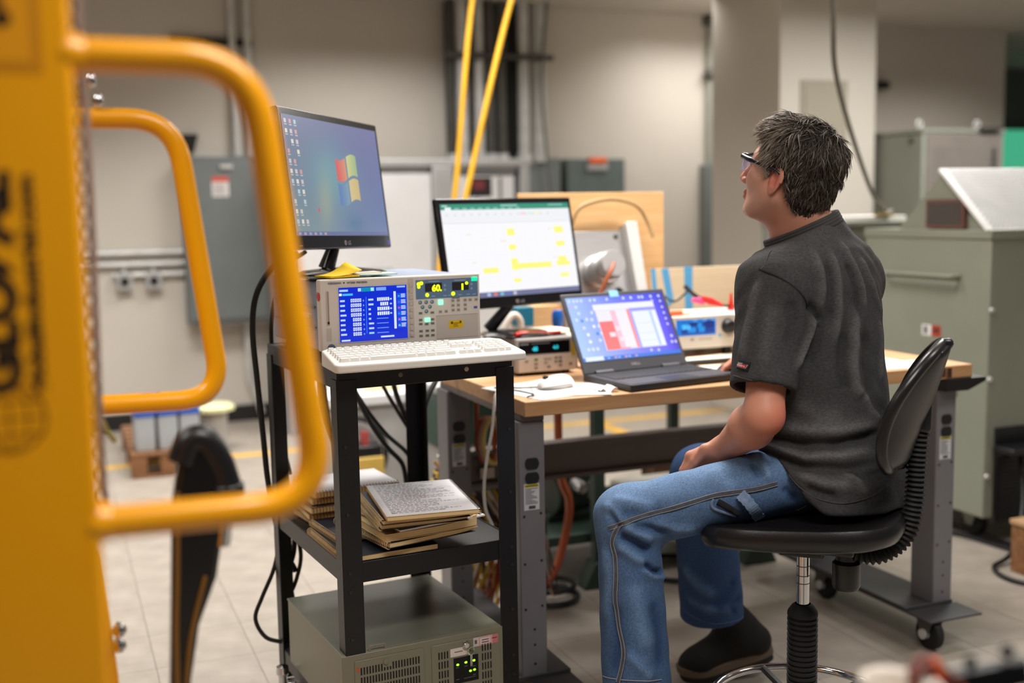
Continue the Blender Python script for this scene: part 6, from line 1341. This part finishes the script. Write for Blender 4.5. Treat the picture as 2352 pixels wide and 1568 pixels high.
stitch('shoulder_seam', shf, [(1790, 545), (1772, 575), (1758, 605), (1748, 618)], .0015, SEAM, shirt)
# sleeve badge
bq = trace(shirtf, [(1699, 826), (1723, 831), (1720, 853), (1695, 847)])
if len(bq) == 4:
    bo = bq[3]; bu = nrm(bq[2]-bq[3]); bv = nrm(bq[0]-bq[3]); bn = nrm(np.cross(bu, bv)); bw = np.linalg.norm(bq[2]-bq[3]); bh = np.linalg.norm(bq[0]-bq[3])
    b_o = Vector(bo+bn*.0035-PB); bU, bV = Vector(bu), Vector(np.cross(bn, bu))
    MB().obox(b_o+bU*bw/2+bV*bh/2, bU, bV, Vector(bn), bw/2, bh/2, .0022).build('sleeve_badge', mat('badge_black', (12, 12, 14), rough=.7), shirt, bevel=.0008)
    d = Deco(b_o+Vector(bn)*.0022, bU, bV, lift=.0003); d.poly([(0, bh*.20), (bw*.80, bh*.20), (bw*.92, bh*.62), (0, bh*.62)], (196, 190, 190)); d.poly([(0, bh*.24), (bw*.78, bh*.24), (bw*.87, bh*.54), (0, bh*.54)], (196, 22, 26), 1); d.rect(.0, bh*.64, bw*.45, bh*.72, (120, 120, 124), 1); d.rect(bw*.40, bh*.56, bw*.86, bh*.61, (14, 12, 14), 2)
    d.build('badge_print', PRINT, shirt)
    text('badge_lettering', 'Dickies', .006, shirt, b_o+Vector(bn)*.0036+bU*(bw*.04)+bV*(bh*.32), bU, bV, mat('badge_white', (240, 214, 214), rough=.6), fit=(bw*.70, bh*.17), bold=.0002)

# ---- jeans
def jeansf(P):
    d = ell(P, (1.672, 2.185, .810), (.120, .160, .090), np.stack([T_, Lf, UZ]))
    for h_, k_, m_ in ((lhip, lknee, lhem), (rhip, rknee, rhem)):
        g_ = .012 if h_ is rhip else 0; leg = su(rc(P, h_, k_, .078, .071+g_), rc(P, k_, m_+nrm(m_-k_)*.05, .071+g_, .080+g_), .03)
        ax = nrm(m_-k_); hh = (P-m_)@ax; leg = sx(leg, hh, .008)
        leg = np.maximum(leg, -np.maximum(rc(P, m_-ax*.10, m_+ax*.06, .066+g_, .068+g_), -(hh+.05)))
        d = su(d, leg, .03 if h_ is rhip else .045)
    return d
Vj, Fj = nets(sub(jeansf, (.9, 1.7, .1), (2.4, 3.2, 1.2)), (1.04, 1.92, .14), (2.0, 2.92, .95), .0052)
Nj = vnorm(Vj, Fj); tj = lambda *p: trace(jeansf, p)
JF = [(tj((1390, 1160), (1410, 1176), (1432, 1200)), .005, .011), (tj((1398, 1172), (1412, 1192), (1424, 1212)), -.006, .009), (tj((1404, 1146), (1450, 1156), (1510, 1175)), .0045, .015), (tj((1420, 1180), (1470, 1176), (1530, 1170)), -.0045, .014),
      (tj((1432, 1206), (1465, 1222), (1500, 1240), (1530, 1254)), .0075, .012), (tj((1424, 1228), (1460, 1246), (1495, 1264), (1525, 1276)), -.0085, .010), (tj((1420, 1250), (1450, 1274), (1480, 1294), (1530, 1306)), .007, .012), (tj((1480, 1296), (1502, 1312), (1520, 1314), (1530, 1304)), -.008, .007), (tj((1478, 1306), (1500, 1324), (1524, 1324)), .005, .008),
      (tj((1450, 1210), (1490, 1214), (1540, 1222)), -.006, .010), (tj((1500, 1205), (1550, 1216), (1600, 1214)), .0045, .012), (tj((1385, 1250), (1398, 1330), (1392, 1430)), .004, .018), (tj((1455, 1340), (1470, 1420), (1490, 1500)), .0045, .020), (tj((1500, 1380), (1516, 1450), (1520, 1540)), -.004, .018), (tj((1410, 1380), (1418, 1470), (1405, 1550)), -.0035, .018),
      (tj((1440, 1500), (1470, 1530), (1500, 1560)), .004, .012), (tj((1720, 1040), (1736, 1070), (1748, 1100)), -.0055, .010), (tj((1740, 1040), (1756, 1072), (1770, 1104)), .0045, .010), (tj((1640, 1075), (1660, 1110), (1690, 1130)), .003, .02), (tj((1800, 1120), (1830, 1150), (1850, 1180)), -.004, .010),
      (tj((1570, 1300), (1600, 1340), (1640, 1370)), .005, .016), (tj((1690, 1330), (1660, 1380), (1640, 1400)), -.005, .014), (tj((1580, 1370), (1630, 1400), (1690, 1395)), .005, .012), (tj((1700, 1372), (1680, 1395), (1690, 1410)), -.005, .010)]
Vj, Dj = folds(Vj, Nj, JF)
rn = np.sin(Vj@A_((27, 41, 33.))+2*np.sin(Vj@A_((23, -17, 9.))))*np.sin(Vj@A_((-29, 21, 37.))); Vj = Vj+Nj*(rn*.0015)[:, None]
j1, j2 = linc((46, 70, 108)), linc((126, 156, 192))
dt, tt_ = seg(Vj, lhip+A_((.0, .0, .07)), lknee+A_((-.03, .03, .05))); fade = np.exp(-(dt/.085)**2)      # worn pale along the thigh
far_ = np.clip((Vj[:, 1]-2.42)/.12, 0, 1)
cj = j1+(j2-j1)*np.clip(.20+.52*fade*(1-far_)+.30*np.clip(Dj/.006, -.6, 1)-.16*far_, 0, 1)[:, None]  # far leg and fold creases darkened in the colour as painted shade
DEN = mat_col('denim', rough=.85, spec=.2, bump=.3, bscale=520)
nt = DEN.node_tree; at_ = [n for n in nt.nodes if n.type == 'ATTRIBUTE'][0]; nz = nt.nodes.new('ShaderNodeTexNoise'); nz.inputs['Scale'].default_value = 260; nz.inputs['Detail'].default_value = 7; nz.inputs['Roughness'].default_value = .7
tc_ = nt.nodes.new('ShaderNodeTexCoord'); nt.links.new(tc_.outputs['Object'], nz.inputs['Vector'])
mx = nt.nodes.new('ShaderNodeMix'); mx.data_type = 'RGBA'; mx.blend_type = 'MULTIPLY'; mx.inputs[0].default_value = 1.0
rp = nt.nodes.new('ShaderNodeValToRGB'); rp.color_ramp.elements[0].position = .30; rp.color_ramp.elements[0].color = (.55, .60, .66, 1); rp.color_ramp.elements[1].position = .70; rp.color_ramp.elements[1].color = (1.42, 1.38, 1.33, 1)
nt.links.new(nz.outputs['Fac'], rp.inputs[0]); nt.links.new(at_.outputs['Color'], mx.inputs[6]); nt.links.new(rp.outputs[0], mx.inputs[7]); nt.links.new(mx.outputs[2], nt.nodes['Principled BSDF'].inputs['Base Color'])
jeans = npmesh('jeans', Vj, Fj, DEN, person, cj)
DST = mat('seam_dark_denim', (70, 72, 82), rough=.85, var=.15, scale=80); LST = mat('pale_stitching', (138, 138, 142), rough=.85)
seams = {'thigh': [(1400, 1212), (1424, 1204), (1452, 1193), (1490, 1181), (1540, 1168), (1590, 1153), (1640, 1138), (1690, 1130), (1740, 1122), (1785, 1110)], 'shin': [(1427, 1200), (1414, 1220), (1407, 1246), (1414, 1280), (1416, 1330), (1414, 1380), (1420, 1440), (1432, 1495), (1428, 1530), (1420, 1566)]}
for nm_, sp_ in seams.items():
    q = surf(jeansf, sp_, JF, 8)
    if len(q) > 2:
        q = A_(q); tg = np.gradient(q, axis=0); _, Q0, g = disp(q, jeansf, JF); sd_ = np.cross(g, tg); sd_ /= np.linalg.norm(sd_, axis=1)[:, None]
        row = lambda off, lift: [Vector(p) for p in disp(Q0+sd_*off, jeansf, JF, lift)[0]-PB]
        MB().sheet([row(.0064, -.002), row(.0048, .0024), row(.0016, .0028), row(-.0016, .0028), row(-.0048, .0024), row(-.0064, -.002)]).build('side_seam', DST, jeans, smooth=70)
        MB().tube(row(.0042, .0030), .0009, n=5).build('seam_stitching', LST, jeans, smooth=60); MB().tube(row(-.0042, .0030), .0009, n=5).build('seam_stitching', LST, jeans, smooth=60)
stitch('pocket_edge', jeansf, [(1640, 1146), (1634, 1158), (1640, 1168), (1662, 1176), (1690, 1184)], .0042, mat('pocket_edge_denim', (104, 122, 150), rough=.85), jeans)
stitch('pocket_opening', jeansf, [(1648, 1152), (1664, 1160), (1684, 1172), (1696, 1180)], .0075, mat('pocket_black', (16, 16, 20), rough=.9), jeans)
stitch('rear_seam', jeansf, [(1770, 1190), (1800, 1184), (1830, 1172), (1852, 1160)], .0016, LST, jeans)
hq = trace(jeansf, [(1700, 1134), (1716, 1150), (1732, 1170), (1744, 1190)])
if len(hq) > 2:
    q = spline([Vector(p-PB) for p in hq], 5); vw = Vector(nrm(A_((0, 0, HC))-hq[1])); m = MB(); a_, b_ = [], []
    for i, p in enumerate(q):
        tg = (q[min(i+1, len(q)-1)]-q[max(i-1, 0)]).normalized(); sd_ = vw.cross(tg).normalized(); o_ = vw*(.006+.006*math.sin(PI*i/(len(q)-1))); j_ = .0012*math.sin(i*2.3)
        a_.append(p+o_+sd_*(.0125+j_)); b_.append(p+o_-sd_*(.0125-j_))
    m.sheet([a_, b_]); hb = m.build('hammer_loop', mat('loop_pale_denim', (120, 142, 172), rough=.9, var=.2, scale=60), jeans, smooth=0); hb.modifiers.new('th', 'SOLIDIFY').thickness = .003
    m = MB()
    for f_ in (.2, .42, .64, .86): m.tube([a.lerp(b, f_)+vw*.0006 for a, b in zip(a_, b_)], .0010, n=5)
    m.build('loop_stitching', mat('loop_stitch', (90, 104, 130), rough=.9), jeans)
stitch('hem_stitch', jeansf, [(1385, 1552), (1420, 1560), (1470, 1563), (1520, 1560)], .0012, LST, jeans); stitch('hem_stitch', jeansf, [(1568, 1395), (1600, 1420), (1640, 1432), (1680, 1428), (1708, 1415)], .0012, mat('dim_stitch', (80, 100, 140), rough=.9), jeans)

# ---- boots
def boot(name, ankle, yaw, pitch, foot_z):
    R = Matrix.Rotation(yaw, 3, 'Z') @ Matrix.Rotation(pitch, 3, 'Y'); Rn = A_(R)
    def lc(P): return (P-ankle)@Rn
    def up(P):
        q = lc(P); d = chain(q, [(.036, 0, .05), (.012, 0, -.02), (-.04, 0, -.075)], [.056, .053, .042], .03)
        d = su(d, rc(q, (-.02, 0, -.07), (.13, .0, -.085), .044, .042), .04); d = su(d, ell(q, (.15, .0, -.085), (.062, .048, .042)), .03); d = su(d, rc(q, (.0, 0, -.02), (.10, 0, -.062), .040, .034), .03)
        d = np.maximum(d, -(q[:, 2]+.108)); d = np.maximum(d, q[:, 2]-.055); return d
    V, F = nets(up, ankle-.27, ankle+.27, .005)
    b = npmesh(name, V, F, mat('boot_black_suede', (17, 16, 16), rough=.85, bump=.3, bscale=200), person)
    ol = []
    for k in range(40):
        a = 2*PI*k/40; c, s = math.cos(a), math.sin(a); x = .068+.148*(abs(c)**.75)*(1 if c > 0 else -1); y = (.048+.006*c)*(abs(s)**.8)*(1 if s > 0 else -1)*(1-.16*math.exp(-((x-.05)/.05)**2)); ol.append((x, y))
    def slab(z0_, z1_, mt_, nm2, g_):
        m = MB(); n = len(ol); P2 = [R@Vector((x*g_+.068*(1-g_), y*g_, z0_+(.022*max(0, (x-.12)/.1)**2))) for x, y in ol]+[R@Vector((x*g_+.068*(1-g_), y*g_, z1_+(.022*max(0, (x-.12)/.1)**2))) for x, y in ol]
        m.add([p+Vector(ankle-PB) for p in P2], [tuple(range(n-1, -1, -1)), tuple(range(n, 2*n))]+[(i, (i+1) % n, n+(i+1) % n, n+i) for i in range(n)]); m.build(nm2, mt_, b, bevel=.004)
    slab(-.126, -.098, mat('midsole_taupe', (104, 90, 76), rough=.8), 'midsole', 1.02); slab(-.145, -.124, mat('outsole_black', (24, 22, 21), rough=.8), 'outsole', .99)
    m = MB()
    for k in range(5): x = .02+k*.022; m.tube([R@Vector((x, -.03, -.018-.010*k))+Vector(ankle-PB), R@Vector((x+.004, 0, .012-.012*k))+Vector(ankle-PB), R@Vector((x, .03, -.018-.010*k))+Vector(ankle-PB)], .003, n=6)
    m.build('laces', mat('lace_black', (20, 20, 21), rough=.9), b); return b
boot('boot', A_((1.865, 2.86, .172)), math.atan2(.07, -.28), rad(13), 0)
boot('boot', A_((1.200, 2.262, .205)), math.atan2(.37, -.93), rad(0), 0)

# ---- hair: a cap that follows the skull, then tapering locks
def hairf(P):
    q = hl(P); f_, l_, u_ = q[:, 0], q[:, 1], q[:, 2]
    d = ell(q, (-.020, 0, .034), (.1085, .0885, .096)); d = su(d, ell(q, (-.052, 0, -.032), (.062, .068, .068)), .03); d = su(d, ell(q, (.02, 0, .075), (.070, .066, .050)), .03)
    d = su(d, ell(q, (.022, 0, .005), (.040, .0815, .050)), .02)
    d = d+.0028*np.sin(f_*95+3*np.sin(u_*60))*np.sin(l_*80+u_*50)
    fh = np.interp(u_, [-.06, -.02, .015, .035, .055, .08, .11], [.014, .017, .026, .040, .047, .060, .074])
    ul = np.interp(f_, [-.12, -.085, -.055, -.034, -.026, -.004, .008, .014, .05], [-.082, -.095, -.080, -.045, -.010, .016, .006, -.032, -.034])
    return sx(sx(d, (f_-fh)*.8, .012), (ul-u_)*.7, .012)
Vh, Fh = nets(hairf, HC_-.17, HC_+.17, .0036); Nh = vnorm(Vh, Fh); qh = hl(Vh)
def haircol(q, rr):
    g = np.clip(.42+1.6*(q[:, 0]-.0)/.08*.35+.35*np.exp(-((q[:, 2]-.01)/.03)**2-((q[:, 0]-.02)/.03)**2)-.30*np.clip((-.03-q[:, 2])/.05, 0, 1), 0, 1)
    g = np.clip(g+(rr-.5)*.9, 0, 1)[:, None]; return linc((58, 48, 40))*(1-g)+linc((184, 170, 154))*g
HAIRM = mat_col('hair', rough=.5, spec=.45)
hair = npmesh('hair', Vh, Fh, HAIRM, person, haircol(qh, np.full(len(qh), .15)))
ok = np.where(headf(Vh) > .004)[0]
def locks(name, ns, l0, l1, w0, w1, li0, li1, jit, seed):
    rg = np.random.default_rng(seed)
    pick = rg.choice(ok, ns); P0 = Vh[pick]; n0 = Nh[pick]; q0 = hl(P0)
    whorl = A_((-.055, .012, .118)); flow = q0-whorl; flow[:, 2] -= .05; flow[:, 0] += .25*np.clip(q0[:, 2]-.06, 0, 1)*(q0[:, 0] > -.03)
    flow += rg.normal(0, jit, flow.shape)+.04*np.sin(q0*A_((60, 70, 50))+A_((0, 1, 2))); fw_ = flow@HR
    fw_ -= n0*np.sum(fw_*n0, 1)[:, None]; fw_ /= np.linalg.norm(fw_, axis=1)[:, None]+1e-9
    ln_ = rg.uniform(l0, l1, ns)*np.interp(q0[:, 2], [-.1, 0, .08], [.55, .8, 1.15]); lift_ = rg.uniform(li0, li1, ns)*np.where(q0[:, 0] > .03, .5, 1.0); wd_ = rg.uniform(w0, w1, ns)
    cw_ = rg.normal(0, .25, ns); sdv = np.cross(fw_, n0); rows_ = []
    for t in (0, .3, .6, .85, 1.0):
        c = P0-n0*.0015+fw_*(ln_*t)[:, None]+sdv*(cw_*ln_*t*t)[:, None]+n0*(ln_*lift_*(t-.96*t*t)*1.6+.0014)[:, None]; w_ = (wd_*(1-t**1.5*.9))[:, None]
        rows_ += [c-sdv*w_, c+sdv*w_, c+n0*w_*.9]
    VV = np.stack(rows_, 1); Fq = []
    for k in range(4):
        for a, b in ((0, 1), (1, 2), (2, 0)): Fq.append((k*3+a, k*3+b, k*3+3+b, k*3+3+a))
    FF = (np.arange(ns)[:, None, None]*15+A_(Fq)[None]).reshape(-1, 4); c0 = haircol(q0, rg.uniform(0, 1, ns)); tip = np.linspace(.75, 1.25, 5)
    cc = (c0[:, None, None, :]*tip[None, :, None, None]*np.ones((1, 1, 3, 1))).reshape(-1, 3)
    stuff(npmesh(name, VV.reshape(-1, 3), FF, HAIRM, hair, cc))
locks('hair_locks', 1500, .022, .042, .0016, .0034, .10, .38, .022, 3)
locks('hair_strands', 7000, .014, .034, .0005, .0011, .12, .42, .028, 4)
# ---- safety glasses
def L3(a, b, c): return Vector(hw(a*.945 if a > 0 else a, b, c)-PB)
gb = mat('glasses_frame', (14, 14, 26), rough=.3, coat=.3); m = MB()
for s in (-1, 1):
    m.tube(spline([L3(.098, s*.060, .022), (L3(.070, s*.076, .018)), L3(.030, s*.083, .012), L3(-.004, s*.0865, .008), L3(-.030, s*.083, -.008), L3(-.040, s*.079, -.018)], 6), [.0064]*8+[.0050]*10+[.0036]*13, n=8)
m.tube(spline([L3(.098, .060, .022), L3(.112, .034, .026), L3(.116, 0, .024), L3(.112, -.034, .026), L3(.098, -.060, .022)], 5), .0042, n=8)
fr_ = m.build('safety_glasses', gb, person, smooth=60)
for s in (-1, 1):
    g = [[L3(.1165-.020*(abs(a)/.060)**2.2-.004*(b < 0), s*a, .022+b*(1-.25*(a/.06)**4)) for b in (0, -.010, -.020, -.030, -.036)] for a in (.006, .018, .030, .042, .052, .060)]
    o = MB().sheet(g).build('lens', mat('painted_glare_lens', (200, 210, 255), rough=.03, spec=1.0, var=.01, alpha=.55), fr_, smooth=60); o.modifiers.new('th', 'SOLIDIFY').thickness = .0015  # bluish tint and opacity stand in for screen reflections on the lens
